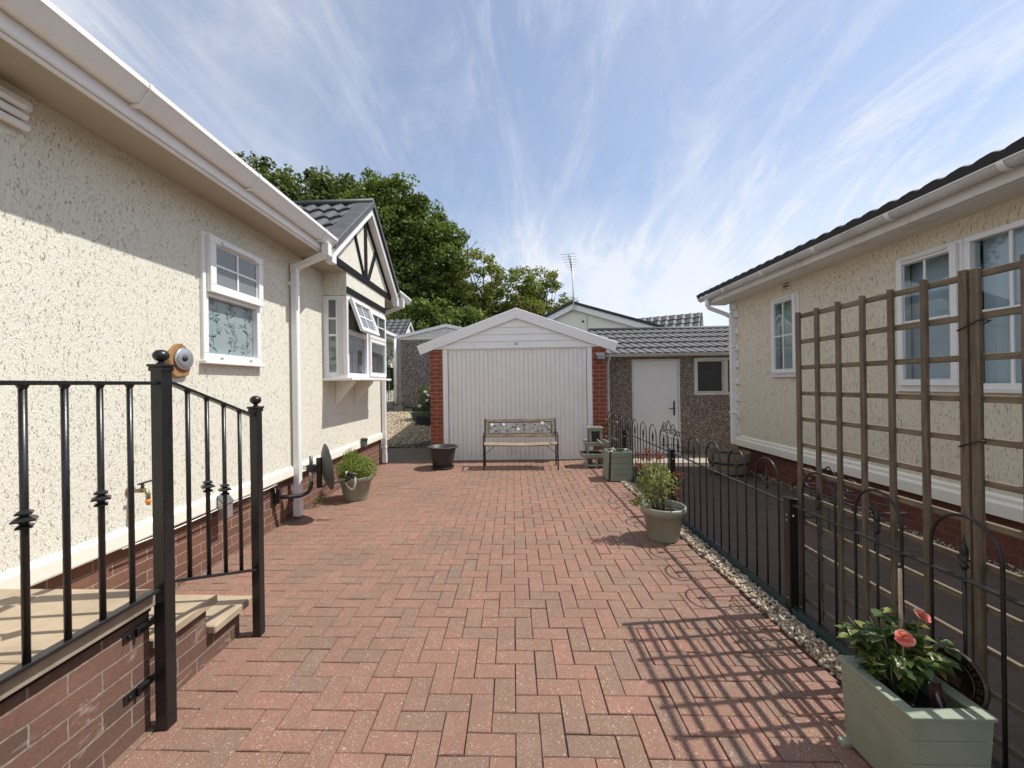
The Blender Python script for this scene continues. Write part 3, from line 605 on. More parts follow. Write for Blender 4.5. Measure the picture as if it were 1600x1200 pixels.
# fittings on the left wall
def vent_cowl():
    t = thing('extractor_vent', 'white louvred extractor cowl high on the cream wall under the left eaves', 'vent', (XW, 1.72, 2.90))
    b = MB(); b.prism([(XW+.001, 2.80), (XW+.03, 2.79), (XW+.05, 2.80), (XW+.05, 2.84), (XW+.001, 2.84)], 'y', 1.5, 1.88); b.build('lower_louvre', M['upvc'], t, bevel=.004)
    for k in range(3):
        z = 2.70+k*.045; b = MB(); b.prism([(XW+.001, z), (XW+.04+.008*k, z-.012), (XW+.055+.008*k, z+.008), (XW+.045+.008*k, z+.026), (XW+.001, z+.032)], 'y', 1.5, 1.87-.012*k); b.build('louvre', M['upvc'], t, bevel=.004)
vent_cowl()
t = thing('outdoor_tap', 'brass garden tap with an orange hose connector on the cream wall behind the railing', 'tap', (XW, 2.39, .79))
b = MB(); b.tube([(XW, 2.39, .79), (XW+.012, 2.39, .79)], .028, 16); b.tube([(XW+.01, 2.39, .79), (XW+.085, 2.39, .79)], .013, 10); b.tube([(XW+.075, 2.39, .80), (XW+.11, 2.39, .79), (XW+.12, 2.39, .765), (XW+.12, 2.39, .735)], .012, 10); b.build('body', M['brass'], t)
b = MB(); b.tube([(XW+.085, 2.39, .79), (XW+.085, 2.39, .83)], .009, 8); b.bar((XW+.085, 2.36, .835), (XW+.10, 2.435, .842), .012, .008); b.build('lever', M['iron'], t)
b = MB(); b.tube([(XW+.12, 2.39, .737), (XW+.12, 2.39, .722), (XW+.12, 2.39, .71), (XW+.12, 2.39, .70)], [.014, .016, .012, .008], 12); b.build('hose_connector', M['orange'], t)
t = thing('wall_ornament', 'round metal disc mounted on a rough orange wood slice behind the post finial', 'ornament', (XW, 2.755, 1.62))
pts = []
for k in range(22):
    a = 2*math.pi*k/22; r = .108+.008*math.sin(5*a)+random.uniform(-.004, .004); pts.append((2.755+r*math.cos(a)*.93, 1.62+r*math.sin(a)*1.12))
b = MB(); b.prism(pts, 'x', XW+.001, XW+.03); b.build('wood_slice', M['log'], t, bevel=.004)
b = MB()
pr = [(.0, .0), (.022, .0), (.024, -.006), (.072, -.004), (.078, .004), (.078, .010), (1e-5, .010)]
b.M = Matrix.Translation((XW+.042, 2.77, 1.635)) @ Matrix.Rotation(R_(-90), 4, 'Y'); b.lathe([(.078, .010), (.078, -.004), (.070, -.008), (.024, -.004), (1e-5, -.004)][::-1], (0, 0, 0), 28); b.build('metal_disc', M['alu'], t)
b = MB(); b.M = Matrix.Translation((XW+.050, 2.77, 1.635)) @ Matrix.Rotation(R_(-90), 4, 'Y'); b.lathe([(1e-5, -.006), (.018, -.004), (.02, .002), (1e-5, .002)], (0, 0, 0), 16); b.build('hub', M['iron'], t)
t = thing('junction_box', 'small grey box with a sloping lid straddling the cream trim of the left wall', 'junction box', (XW, 3.12, .45))
b = MB(); b.prism([(XW+.034, .36), (XW+.085, .37), (XW+.085, .49), (XW+.034, .55)], 'y', 3.075, 3.18); b.build('body', M['galv'], t, bevel=.003)
b = MB(); b.prism([(XW+.034, .5505), (XW+.09, .484), (XW+.095, .492), (XW+.034, .565)], 'y', 3.07, 3.185); b.build('lid', M['grey_metal'], t)
t = thing('socket_box', 'small dark box on the trim above the potted shrub on the left', 'socket', (XW, 6.1, .53))
b = MB(); b.box(XW+.033, XW+.10, 6.05, 6.15, .47, .57); b.build('body', M['grey_metal'], t, bevel=.006)
b = MB(); b.prism([(XW+.033, .571), (XW+.11, .571), (XW+.10, .60), (XW+.033, .61)], 'y', 6.04, 6.16); b.build('cap', M['iron'], t)
b = MB(); b.tube([(XW+.04, 2.3, .462)]+[(XW+.041, 2.5+.2*k, .455-.006*math.sin(k*1.3)) for k in range(7)]+[(XW+.03, 3.86, .45)], .0045, 6); tag(b.build('cable', M['white_cable']), 'thin white cable running under the cream trim of the left wall', 'cable')
# ------------------------------------------------------------------ ENTRANCE STEPS AND RAILING
st = thing('entrance_platform', 'brick entrance platform with buff stone top and two steps, lower left', 'steps', (-2.0, 1.6, 0))
b = MB(); b.box(-2.425, -1.545, -2.4, 1.615, -.01, .518); b.build('platform_wall', M['brick_step'], st)
b = MB()
yy_ = -2.4
while yy_ < 1.6:
    y2 = min(yy_+.60, 1.655); b.box(-2.42, -2.004, yy_+.003, y2-.003, .519, .562); b.box(-1.998, -1.535, yy_+.003, y2-.003, .519, .562); yy_ += .60
b.build('platform_top', M['slab'], st, bevel=.005)
b = MB(); b.box(-1.5345, -1.498, -2.4, 1.60, .522, .573); b.build('edge_trim', M['edge_stone'], st, bevel=.003)
b = MB(); b.box(-1.5445, -1.518, -2.4, 1.60, .500, .5215); b.build('drip_trim', M['black_timber'], st, bevel=.003)
b = MB(); b.box(-2.425, -1.60, 1.616, 1.99, -.01, .294); b.box(-2.425, -1.60, 1.9905, 2.235, -.01, .149); b.build('step_wall', M['brick_step'], st)
b = MB(); b.box(-2.42, -1.99, 1.66, 2.03, .295, .338); b.box(-1.984, -1.565, 1.66, 2.03, .295, .338); b.build('upper_tread', M['slab'], st, bevel=.006)
b = MB(); b.box(-2.42, -1.99, 1.995, 2.29, .150, .193); b.box(-1.984, -1.555, 1.995, 2.295, .150, .193); b.build('lower_tread', M['slab'], st, bevel=.006)
def rail_post(y, ztop, s, label):
    t = thing('railing_post', label, 'post', (-1.485, y, 0), group='black posts of the entrance railing')
    h = s/2; x = -1.485
    b = MB(); b.box(x-h, x+h, y-h, y+h, -.004, ztop-.016); b.build('shaft', M['black'], t, bevel=.003)
    b = MB(); b.box(x-h-.005, x+h+.005, y-h-.005, y+h+.005, ztop-.03, ztop-.012); b.box(x-h-.009, x+h+.009, y-h-.009, y+h+.009, ztop-.0115, ztop); b.build('cap', M['black'], t, bevel=.003)
    r = .0295
    b = MB(); b.lathe([(h*.75, ztop), (h*.45, ztop+.008), (h*.42, ztop+.014)], (x, y, 0), 20); b.ball((x, y, ztop+.012+r*.82), r, 24, 16, sz=.86); b.build('ball_finial', M['black'], t)
    return t
p1 = rail_post(1.625, 1.525, .052, 'taller black post with ball finial at the platform corner')
p2 = rail_post(2.235, 1.312, .047, 'shorter black post with ball finial at the foot of the steps')
for z in (.44, .20):
    b = MB()
    b.box(-1.543, -1.538, 1.50, 1.66, z-.018, z+.018); b.box(-1.537, -1.523, 1.545, 1.556, z-.018, z+.018); b.box(-1.56, -1.5225, 1.5565, 1.61, z+.005, z+.018); b.tube([(-1.537, 1.52, z), (-1.53, 1.52, z)], .008, 8)
    b.build('wall_bracket', M['black'], p1, bevel=.002)
rl = thing('railing', 'level black metal railing along the platform edge at the far left', 'railing', (-1.485, .4, .58))
XR = -1.485
b = MB(); b.box(XR-.018, XR+.018, -1.5, 1.5865, 1.438, 1.452); b.build('top_rail', M['black'], rl, bevel=.002)
b = MB(); b.box(XR-.018, XR+.016, -1.5, 1.5865, .583, .598); b.build('bottom_rail', M['black'], rl, bevel=.002)
def baluster(x, y, z0, z1, knots, parent):
    b = MB(); b.tube([(x, y, z0), (x, y, z1)], .0098, 10); b.tube([(x, y, z1-.012), (x, y, z1)], [.0098, .015], 10, False)
    for zk in knots:
        for dz, r, hh in ((0, .037, .016), (.021, .026, .011), (-.021, .026, .011)):
            b.lathe([(.009, zk+dz-hh), (r*.45, zk+dz-.006), (r, zk+dz-.002), (r, zk+dz+.002), (.008, zk+dz+hh)], (x, y, 0), 4, False)
    return b.build('baluster', M['black'], parent)
k = 0
for y in (1.485, 1.374, 1.262, 1.15, 1.038, .926, .814, .702, .59, .478, .366, .254, .142, .03):
    baluster(XR, y, .598, 1.438, (1.03,) if k % 2 else (), rl); k += 1
rl2 = thing('stair_railing', 'sloping black metal handrail between the two ball-topped posts', 'railing', (-1.485, 1.93, .5))
b = MB(); b.bar((XR, 1.6635, 1.447), (XR, 2.2035, 1.262), .034, .013); b.build('top_rail', M['black'], rl2, bevel=.002)
b = MB(); b.bar((XR, 1.6635, .590), (XR, 2.2035, .385), .03, .013); b.build('bottom_rail', M['black'], rl2, bevel=.002)
for y, kn in ((1.757, ()), (1.87, (.945,)), (1.982, (.90,)), (2.097, ())):
    baluster(XR, y, .59-(y-1.6635)*.3796+.004, 1.447-(y-1.6635)*.3426-.004, kn, rl2)
# ------------------------------------------------------------------ GARAGE
YG = 7.40
ga = thing('garage', 'white up-and-over garage with brick piers and a boarded gable at the end of the drive', 'garage', (.07, YG, 0))
PG = ('y', YG, -1)
for x0, x1 in ((-1.56, -1.318), (1.462, 1.722)):
    b = MB(); b.box(x0, x1, YG, YG+.25, -.02, 2.08); b.build('pier', M['brick_garage'], ga)
b = MB(); b.box(-1.54, -1.42, YG+.2505, YG+5.2, -.02, 2.05); b.box(1.58, 1.70, YG+.2505, YG+5.2, -.02, 2.05); b.box(-1.419, 1.579, YG+5.1, YG+5.2, -.02, 2.05)
b.build('side_wall', M['dash_far'], ga)
b = MB(); b.box(-1.317, -1.225, YG-.004, YG+.08, -.01, 2.08); b.box(1.37, 1.461, YG-.004, YG+.08, -.01, 2.08); b.box(-1.224, 1.369, YG+.01, YG+.08, 2.062, 2.082); b.build('door_frame', M['clad'], ga, bevel=.004)
b = MB(); nr = 31; x0 = -1.218; pw = (1.362-x0)/nr
for i in range(nr):
    a = x0+i*pw; c_ = a+pw
    b.add([(a, YG+.034, .02), (a+.008, YG+.034, .02), (a+.014, YG+.018, .02), (c_-.006, YG+.018, .02), (c_, YG+.034, .02), (a, YG+.034, 2.06), (a+.008, YG+.034, 2.06), (a+.014, YG+.018, 2.06), (c_-.006, YG+.018, 2.06), (c_, YG+.034, 2.06)],
          [(0, 1, 6, 5), (1, 2, 7, 6), (2, 3, 8, 7), (3, 4, 9, 8)])
b.box(x0, 1.362, YG+.035, YG+.05, .021, 2.059)
door = b.build('door', M['garage_white'], ga, fix=False)
b = MB(); b.box(x0+.004, 1.358, YG+.012, YG+.034, .004, .022); b.box(x0, 1.362, YG+.013, YG+.033, 2.05, 2.0615); b.build('edge_rail', M['garage_white'], door, bevel=.002)
b = MB(); b.prism([(-1.60, 2.083), (1.74, 2.083), (1.74, 2.09), (.07, 2.70), (-1.60, 2.09)], 'y', YG-.001, YG+.02); b.build('gable_backing', M['clad'], ga)
zz0 = 2.084; k = 0
while zz0 < 2.66:
    z1 = min(zz0+.128, 2.675); b = MB()
    hw0 = max(.01, (2.70-zz0)*2.62)-.05; hw1 = max(.005, (2.70-z1)*2.62)
    if k == 0: hw0 = 1.58; hw1 = 1.34
    b.add([(.07-hw0, YG-.022, zz0), (.07+hw0, YG-.022, zz0), (.07+hw1, YG-.010, z1), (.07-hw1, YG-.010, z1), (.07-hw0, YG-.002, zz0), (.07+hw0, YG-.002, zz0), (.07+hw1, YG-.002, z1), (.07-hw1, YG-.002, z1)], [(0, 1, 2, 3), (0, 4, 5, 1), (4, 7, 6, 5), (2, 6, 7, 3), (0, 3, 7, 4), (1, 5, 6, 2)])
    b.build('gable_board', M['clad'], ga); zz0 += .13; k += 1
for s in (-1, 1):
    b = MB(); b.prism([(.07+s*.001, 2.825), (.07+s*1.86, 2.150), (.07+s*1.80, 1.985), (.07+s*.001, 2.635)], 'y', YG-.060, YG-.032); b.build('bargeboard', M['clad'], ga, bevel=.004)
    b = MB(); b.prism([(.07, 2.838), (.07+s*1.875, 2.155), (.07+s*1.868, 2.135), (.07, 2.818)], 'y', YG-.031, YG+5.3); b.build('roof', M['dash_far'], ga)
b = MB(); b.bar((.07, YG-.063, 2.64), (.07, YG-.063, 2.83), .035, .006); b.build('ridge_cap', M['clad'], ga)
b = MB(); b.box(.025, .095, YG-.030, YG-.0225, 2.145, 2.182); b.build('maker_plate', M['galv'], ga, bevel=.003)
b = MB(); b.box(-1.3, 1.45, YG+.001, YG+.3, -.0115, .003); b.build('threshold', M['concrete'], ga)
t = thing('security_light', 'small grey floodlight on the right brick pier of the garage', 'light', (1.6, YG, 1.9))
b = MB(); b.box(1.53, 1.69, YG-.02, YG-.001, 1.93, 1.975); b.bar((1.60, YG-.02, 1.95), (1.60, YG-.09, 1.92), .02); b.build('bracket', M['galv'], t, bevel=.003)
b = MB(); b.prism([(YG-.03, 1.93), (YG-.12, 1.925), (YG-.15, 1.84), (YG-.05, 1.84)], 'x', 1.53, 1.67); b.build('lamp_head', M['grey_metal'], t, bevel=.006)
b = MB(); b.box(1.545, 1.655, YG-.14, YG-.06, 1.834, 1.8395); b.build('lens', M['dark_room'], t)
# ------------------------------------------------------------------ PEBBLEDASH OUTBUILDING right of the garage
YS = 8.30
sh = thing('outbuilding', 'pebbledashed outbuilding with a white door and grey tiled roof, right of the garage', 'outbuilding', (3.6, YS, -.1))
PS2 = ('y', YS, -1)
dh = (2.45, 3.43, -.09, 1.885); wh = (3.72, 5.0, 1.13, 1.90)
wall_holes('wall', PS2, 1.92, 5.9, -.10, 1.96, [dh, wh], M['dash_shed'], sh, .10)
b = MB(); b.box(1.92, 2.02, YS+.101, 11.3, -.1, 1.96); b.box(5.8, 5.9, YS+.101, 11.3, -.1, 1.96); b.box(2.021, 5.799, 11.2, 11.3, -.1, 1.96); b.build('rear_wall', M['dash_shed'], sh)
b = MB(); b.pbox(PS2, 2.451, 2.49, -.09, 1.884, -.08, .012); b.pbox(PS2, 3.39, 3.429, -.09, 1.884, -.08, .012); b.pbox(PS2, 2.491, 3.389, 1.852, 1.884, -.08, .012); b.build('door_frame', M['upvc_dirty'], sh, bevel=.003)
b = MB(); b.pbox(PS2, 2.494, 3.386, -.075, 1.848, -.045, -.005); d_ = b.build('door', M['upvc'], sh, bevel=.003)
b = MB(); b.pbox(PS2, 3.29, 3.32, .72, 1.02, -.004, .006); b.bar((3.305, YS-.006, .87), (3.305, YS-.05, .87), .016); b.bar((3.312, YS-.05, .87), (3.19, YS-.05, .865), .016); b.build('handle', M['black'], d_, bevel=.002)
b = MB(); b.pbox(PS2, 2.483, 2.4935, 1.40, 1.50, -.02, .016); b.pbox(PS2, 2.483, 2.4935, .1, .2, -.02, .016); b.build('hinge', M['galv'], d_)
b = MB(); b.frame(PS2, 3.722, 4.998, 1.132, 1.898, .05, -.07, .012); b.pbox(PS2, 4.32, 4.40, 1.182, 1.848, -.07, .012); wo = b.build('window', M['upvc_dirty'], sh, bevel=.003)
b = MB(); b.pbox(PS2, 3.77, 4.95, 1.18, 1.85, -.04, -.035); b.build('pane', M['glass_dark'], wo)
b = MB(); b.frame(PS2, 3.775, 4.315, 1.187, 1.843, .022, -.034, -.005); b.build('inner_frame', M['upvc_dirty'], wo)
b = MB(); b.box(1.9, 5.95, YS-.11, YS-.02, 1.955, 1.975); b.box(1.9, 5.95, YS-.02, YS+.1, 1.96, 1.99); b.build('soffit', M['upvc_dirty'], sh)
b = MB(); n_ = 10
vs = []
for x in (1.86, 5.95):
    for k in range(n_+1):
        a = math.pi*k/n_; vs.append((x, YS-.17+.055*math.cos(a), 1.985-.055*math.sin(a)))
b.add(vs, [(k, k+1, n_+2+k, n_+1+k) for k in range(n_)]+[tuple(range(n_+1)), tuple(range(n_+1, 2*n_+2))], True); b.box(1.86, 5.95, YS-.228, YS-.222, 1.98, 1.99); b.build('gutter', M['upvc_dirty'], sh, fix=False)
b = MB(); b.tube([(1.95, YS-.17, 1.93), (1.95, YS-.17, 1.90), (1.95, YS-.05, 1.82), (1.95, YS-.05, .55), (1.95, YS-.05, -.05)], .034, 12); b.build('downpipe', M['upvc_dirty'], sh)
rl_ = math.hypot(1.62, .70)
b = MB(); tiled_slope(b, (1.86, YS-.14, 1.99), (1, 0, 0), (0, 1.62/rl_, .70/rl_), 24, 5, ch=rl_/5, tw=.172, amp=.012, step=.032); b.build('roof_tile', M['tile_grey'], sh, fix=False)
b = MB(); b.prism([(YS-.14, 1.975), (YS+1.48, 2.675), (11.45, 1.975), (11.45, 1.99), (YS+1.48, 2.695), (YS-.14, 1.985)], 'x', 1.87, 6.05); b.build('roof', M['tile_edge'], sh)
b = MB(); b.tube([(1.86, YS+1.48, 2.69), (6.05, YS+1.48, 2.69)], .06, 10); b.build('ridge', M['tile'], sh)
b = MB(); b.prism([(YS+.1, 1.96), (YS+1.48, 2.66), (11.25, 1.96)], 'x', 1.92, 2.02); b.build('end_gable', M['dash_shed'], sh)
b = MB(); b.box(3.7, 3.85, YS-.03, YS-.001, 1.905, 1.95); b.build('lintel_brick', M['brick_garage'], sh)
# ------------------------------------------------------------------ FAR GARAGE on the left
YF2 = 13.0
g2 = thing('far_garage', 'pebbledashed garage with a shallow white gable above the gravel bank on the left', 'garage', (-2.2, YF2, .6))
b = MB(); b.box(-3.80, -.6, YF2, YF2+5, .55, 2.92); b.build('wall', M['dash_far'], g2)
b = MB(); b.box(-3.83, -3.70, YF2-.012, YF2-.001, .72, 2.92); b.build('corner_strip', M['concrete'], g2)
b = MB(); b.prism([(-3.80, 2.921), (-.6, 2.921), (-.6, 2.96), (-2.19, 3.30), (-3.80, 2.96)], 'y', YF2+.001, YF2+.05); b.build('gable_panel', M['upvc_dirty'], g2)
for k in range(3):
    hw = 1.5-.45*k; b = MB(); b.box(-2.19-hw, -2.19+hw, YF2-.008, YF2, 2.93+k*.10, 3.02+k*.10) ; b.build('gable_board', M['upvc_dirty'], g2, bevel=.003)
for s in (-1, 1):
    b = MB(); b.prism([(-2.19, 3.41), (-2.19+s*1.72, 3.03), (-2.19+s*1.72, 2.93), (-2.19, 3.31)], 'y', YF2-.05, YF2-.02); b.build('bargeboard', M['upvc'], g2, bevel=.004)
    b = MB(); b.prism([(-2.19, 3.43), (-2.19+s*1.74, 3.045), (-2.19+s*1.74, 3.025), (-2.19, 3.41)], 'y', YF2-.019, YF2+5.1); b.build('roof', M['dash_far'], g2)
b = MB(); b.tube([(-3.87, YF2-.05, 2.95), (-3.87, YF2-.05, .8)], .045, 10); b.box(-3.93, -3.80, YF2-.09, YF2-.02, 1.5, 1.53); b.build('downpipe', M['upvc'], g2)
# timber edging
t = thing('sleeper_edging', 'grey timber edging boards holding the top of the gravel bank', 'edging', (-4.0, 12.85, .5))
b = MB(); b.box(-5.6, -3.30, 12.80, 12.88, .42, .66); b.build('lower_board', M['sleeper'], t, bevel=.01)
b = MB(); b.box(-5.6, -3.95, 12.86, 12.94, .665, .86); b.build('upper_board', M['sleeper'], t, bevel=.01)
b = MB(); b.box(-3.9, -3.60, 12.74, 12.79, .40, .76); b.build('stake', M['sleeper'], t, bevel=.006)
g = MB(); g.box(-14, 3, 12.95, 30, .2, .70); struct(g.build('upper_ground', noisy_ground()))
# dark fence with lattice
t = thing('dark_fence', 'dark timber fence with a lattice foot between the gravel bank and the distant home', 'fence', (-4.6, 14.0, .7))
for k in range(12):
    b = MB(); x = -5.9+k*.165; b.box(x, x+.15, 14.0, 14.02, 1.28, 2.05+.02*random.random()); b.build('board', M['dark_fence'], t)
b = MB()
for k in range(26):
    x = -5.9+k*.08
    for s in (-1, 1):
        x2 = x+s*.5; b.bar((x, 14.0+.006*s, .72), (x2, 14.0+.006*s, 1.25), .014, .006)
b.box(-5.95, -3.9, 13.99, 14.03, .68, .72); b.box(-5.95, -3.9, 13.99, 14.03, 1.25, 1.279); b.build('lattice', M['dark_fence'], t)
# distant park home on the left
fh = thing('distant_park_home', 'distant cream park home with a small tiled gable, seen past the bay window', 'house', (-6.5, 17, .7))
b = MB(); b.box(-10, -5.55, 14.6, 24, .7, 3.55); b.build('wall', M['cream'], fh)
b = MB(); b.prism([(-5.05, 3.62), (-7.8, 4.6), (-10.5, 3.62)], 'y', 14.3, 24.2); b.build('roof', M['tile_edge'], fh)
b = MB(); b.box(-5.12, -5.0, 14.3, 18.2, 3.50, 3.62); b.box(-5.2, -5.13, 14.3, 24, 3.36, 3.56); b.box(-5.55, -5.2, 14.3, 24, 3.36, 3.38); b.build('gutter', M['upvc'], fh)
b = MB(); b.prism([(18.35, .9), (20.45, .9), (20.45, 3.7), (19.4, 4.42), (18.35, 3.7)], 'x', -5.55, -5.1); fb = b.build('gable', M['cream_smooth'], fh)
for s in (-1, 1):
    b = MB(); b.prism([(19.4, 4.62), (19.4, 4.44), (19.4+s*1.3, 3.52), (19.4+s*1.3, 3.70)], 'x', -5.05, -5.0); b.build('bargeboard', M['upvc'], fb)
    b = MB(); b.prism([(19.4, 4.66), (19.4, 4.60), (19.4+s*1.35, 3.66), (19.4+s*1.35, 3.72)], 'x', -7.6, -4.98); b.build('gable_roof', M['tile_edge'], fb)
    b = MB(); tiled_slope(b, (-5.0, 19.4+s*1.36, 3.73), (-1, 0, 0), Vector((0, -s*1.36, .95)).normalized(), 8, 5, ch=.33); b.build('gable_tile', M['tile'], fb, fix=False)
b = MB(); b.frame(('x', -5.55, 1), 15.2, 16.6, 1.9, 3.0, .08, 0, .05); b.pbox(('x', -5.55, 1), 15.86, 15.94, 1.98, 2.92, 0, .05); b.pbox(('x', -5.55, 1), 15.28, 16.52, 2.4, 2.46, .001, .04); fw2 = b.build('window', M['upvc'], fh)
b = MB(); b.pbox(('x', -5.55, 1), 15.28, 16.52, 1.98, 2.92, .002, .01); b.build('pane', M['glass_dark'], fw2)
b = MB(); b.box(-5.62, -5.30, 14.55, 14.599, 1.75, 3.3); b.box(-5.55, -4.9, 14.5, 14.7, 2.02, 2.10); b.build('porch_panel', M['upvc'], fh)
# ------------------------------------------------------------------ home behind the garages (gable end on)
bh = thing('rear_park_home', 'cream park home with a low white-edged gable rising behind the garage roofs', 'house', (2.46, 16.0, -.1), rz=R_(-28.5))
def loc(mb, nm, mat, par=None, **k): return mb.build(nm, mat, par or bh, local=True, **k)
az, s_ = 4.72, .38
b = MB(); b.prism([(-3.6, 0), (3.45, 0), (3.45, az-3.6*s_+.0), (0, az-.16), (-3.6, az-3.6*s_)], 'y', .02, 9); loc(b, 'wall', M['cream_smooth'])
b = MB(); b.box(-3.5, 3.4, .005, .019, az-1.43, az-1.41); loc(b, 'wall_band', M['upvc_dirty'])
for s in (-1, 1):
    b = MB(); b.prism([(0, az-.05), (s*3.85, az-.05-3.85*s_), (s*3.85, az-.27-3.85*s_), (0, az-.27)], 'y', -.12, -.09); loc(b, 'bargeboard', M['upvc'])
    b = MB(); b.prism([(0, az+.06), (s*3.9, az+.06-3.9*s_), (s*3.9, az-.05-3.9*s_), (0, az-.05)], 'y', -.16, 9.2); loc(b, 'roof', M['tile_edge'])
b = MB(); b.box(3.83, 3.96, -.1, 9, az-.22-3.85*s_, az-.10-3.85*s_); b.box(3.7, 3.83, .02, 9, az-.40-3.85*s_, az-.12-3.85*s_); loc(b, 'gutter', M['upvc'])
b = MB(); b.box(3.86, 3.94, .5, .58, az-.6-3.85*s_, az-.22-3.85*s_); b.bar((3.9, .54, az-.58-3.85*s_), (3.5, .54, az-.8-3.85*s_), .07); loc(b, 'downpipe', M['upvc'])
yb, zb = 2.4, 4.18
b = MB(); b.prism([(yb-1.1, 1.0), (yb+1.1, 1.0), (yb+1.1, 3.2), (yb, zb-.15), (yb-1.1, 3.2)], 'x', 3.4, 4.25); bb = loc(b, 'gable', M['cream_smooth'])
for s in (-1, 1):
    b = MB(); b.prism([(yb, zb), (yb, zb-.17), (yb+s*1.3, zb-1.27), (yb+s*1.3, zb-1.10)], 'x', 4.40, 4.44); loc(b, 'bargeboard', M['upvc'], bb)
    b = MB(); b.prism([(yb, zb+.05), (yb, zb), (yb+s*1.34, zb-1.13), (yb+s*1.34, zb-1.08)], 'x', 1.0, 4.46); loc(b, 'gable_roof', M['tile_edge'], bb)
    b = MB(); tiled_slope(b, (4.40, yb+s*1.36, zb-1.07), (-1, 0, 0), Vector((0, -s*1.36, 1.13)).normalized(), 10, 5, ch=.35); loc(b, 'gable_tile', M['tile'], bb, fix=False)
b = MB(); b.tube([(.55, .003, 3.3), (.55, .003, 4.2)], .006, 5); b.ball((.38, .0, 3.95), .045, 10, 8); loc(b, 'wall_fitting', M['iron'])
an = thing('tv_aerial', 'slim television aerial on a pole above the cream gable behind the garage', 'aerial', (2.44, 15.82, 4.3))
b = MB(); b.tube([(2.44, 15.80, 4.25), (2.41, 15.80, 6.0)], .028, 8); b.build('lower_pole', M['upvc_dirty'], an)
b = MB(); b.tube([(2.41, 15.80, 5.6), (2.33, 15.80, 6.45)], .018, 8); b.build('mast', M['grey_metal'], an)
b = MB(); b.bar((2.22, 15.55, 6.42), (2.44, 16.2, 5.98), .018)
for k in range(7):
    t_ = k/6; c_ = Vector((2.22, 15.55, 6.42)).lerp(Vector((2.44, 16.2, 5.98)), t_); ln = .26-.03*k+.05; b.tube([c_+Vector((-ln, .1*ln, .02)), c_+Vector((ln, -.1*ln, .02))], .007, 5)
b.build('antenna', M['grey_metal'], an)
# ------------------------------------------------------------------ RIGHT PARK HOME
XR_ = 3.90
rh = thing('neighbouring_park_home', 'cream park home on a dark brick base behind the wooden trellis on the right', 'house', (XR_, 4, -.1))
PR = ('x', XR_, -1)
hA = (5.545, 6.065, 1.50, 2.60); hB = (3.565, 4.135, 1.33, 2.60); hC = (1.95, 3.55, 1.33, 2.60)
wall_holes('wall', PR, -2.5, 7.19, .465, 2.85, [hA, hB, hC], M['cream_right'], rh)
b = MB(); b.box(8.5, 8.6, -2.5, 7.19, -.1, 2.85); b.box(4.025, 8.499, 7.06, 7.19, -.1, 2.85); b.box(4.025, 8.499, -2.5, -2.38, -.1, 2.85); b.build('rear_wall', M['cream_right'], rh)
b = MB(); b.box(3.945, 4.05, -2.5, 7.17, -.11, .295); b.build('plinth', M['brick_right'], rh)
b = MB(); b.prism([(4.0, .298), (3.862, .298), (3.858, .40), (3.875, .425), (3.875, .455), (3.897, .475), (4.0, .475)], 'y', -2.5, 7.21); b.build('trim', M['cream_smooth'], rh, bevel=.004)
b = MB(); b.pbox(('x', 3.945, -1), 1.98, 2.16, .05, .20, 0, .006); av = b.build('air_brick', M['brick_garage'], rh)
b = MB()
for i in range(4):
    for j in range(3): b.pbox(('x', 3.945, -1), 2.0+i*.04, 2.02+i*.04, .07+j*.045, .09+j*.045, .0065, .008)
b.build('vent_hole', M['dark_room'], av)
b = MB(); b.box(3.545, 3.60, -2.5, 7.40, 2.80, 2.95); b.box(3.60, 3.899, -2.5, 7.40, 2.795, 2.81); b.build('fascia', M['upvc_dirty'], rh, bevel=.003)
b = MB(); n_ = 10; vs = []
for y in (-2.5, 7.46):
    for k in range(n_+1):
        a = math.pi*k/n_; vs.append((3.485+.056*math.cos(a), y, 2.93-.062*math.sin(a)))
b.add(vs, [(k, k+1, n_+2+k, n_+1+k) for k in range(n_)]+[tuple(range(n_+1)), tuple(range(n_+1, 2*n_+2))], True); b.box(3.425, 3.4345, -2.5, 7.46, 2.922, 2.934); b.build('gutter', M['upvc_dirty'], rh, fix=False)
for y in (6.6, 5.6, 4.65, 3.75, 2.9, 2.0):
    b = MB(); pts = [(3.485+.064*math.cos(math.pi*k/10), 2.93-.070*math.sin(math.pi*k/10)) for k in range(11)]; pi = [(3.485+.0575*math.cos(math.pi*k/10), 2.93-.0635*math.sin(math.pi*k/10)) for k in range(10, -1, -1)]
    b.prism(pts+pi, 'y', y-.02, y+.02); b.build('gutter_clip', M['upvc'], rh)
b = MB(); b.tube([(3.485, 7.22, 2.88), (3.485, 7.22, 2.78), (3.52, 7.22, 2.72), (3.80, 7.20, 2.60), (3.84, 7.16, 2.56)], .036, 12); b.box(3.805, 3.875, 7.05, 7.12, .32, 2.58); b.tube([(3.84, 7.14, 2.58), (3.84, 7.09, 2.54)], .036, 10)
for z in (2.0, .85): b.box(3.80, 3.899, 7.02, 7.15, z, z+.03)
b.build('downpipe', M['upvc'], rh, bevel=.003)
pr_ = R_(18); xm = 6.2; zm = 2.97+(xm-3.5)*math.tan(pr_)
b = MB(); b.prism([(3.5, 2.955), (xm, zm), (2*xm-3.5, 2.955), (2*xm-3.5, 2.93), (xm, zm-.05), (3.5, 2.93)], 'y', -2.6, 7.46); b.build('roof', M['tile_edge'], rh)
b = MB(); b.prism([(3.9, 2.85), (8.6, 2.85), (8.6, 2.9), (xm, zm-.06), (3.9, 2.95)], 'y', 7.07, 7.18); b.build('end_gable', M['cream_right'], rh)
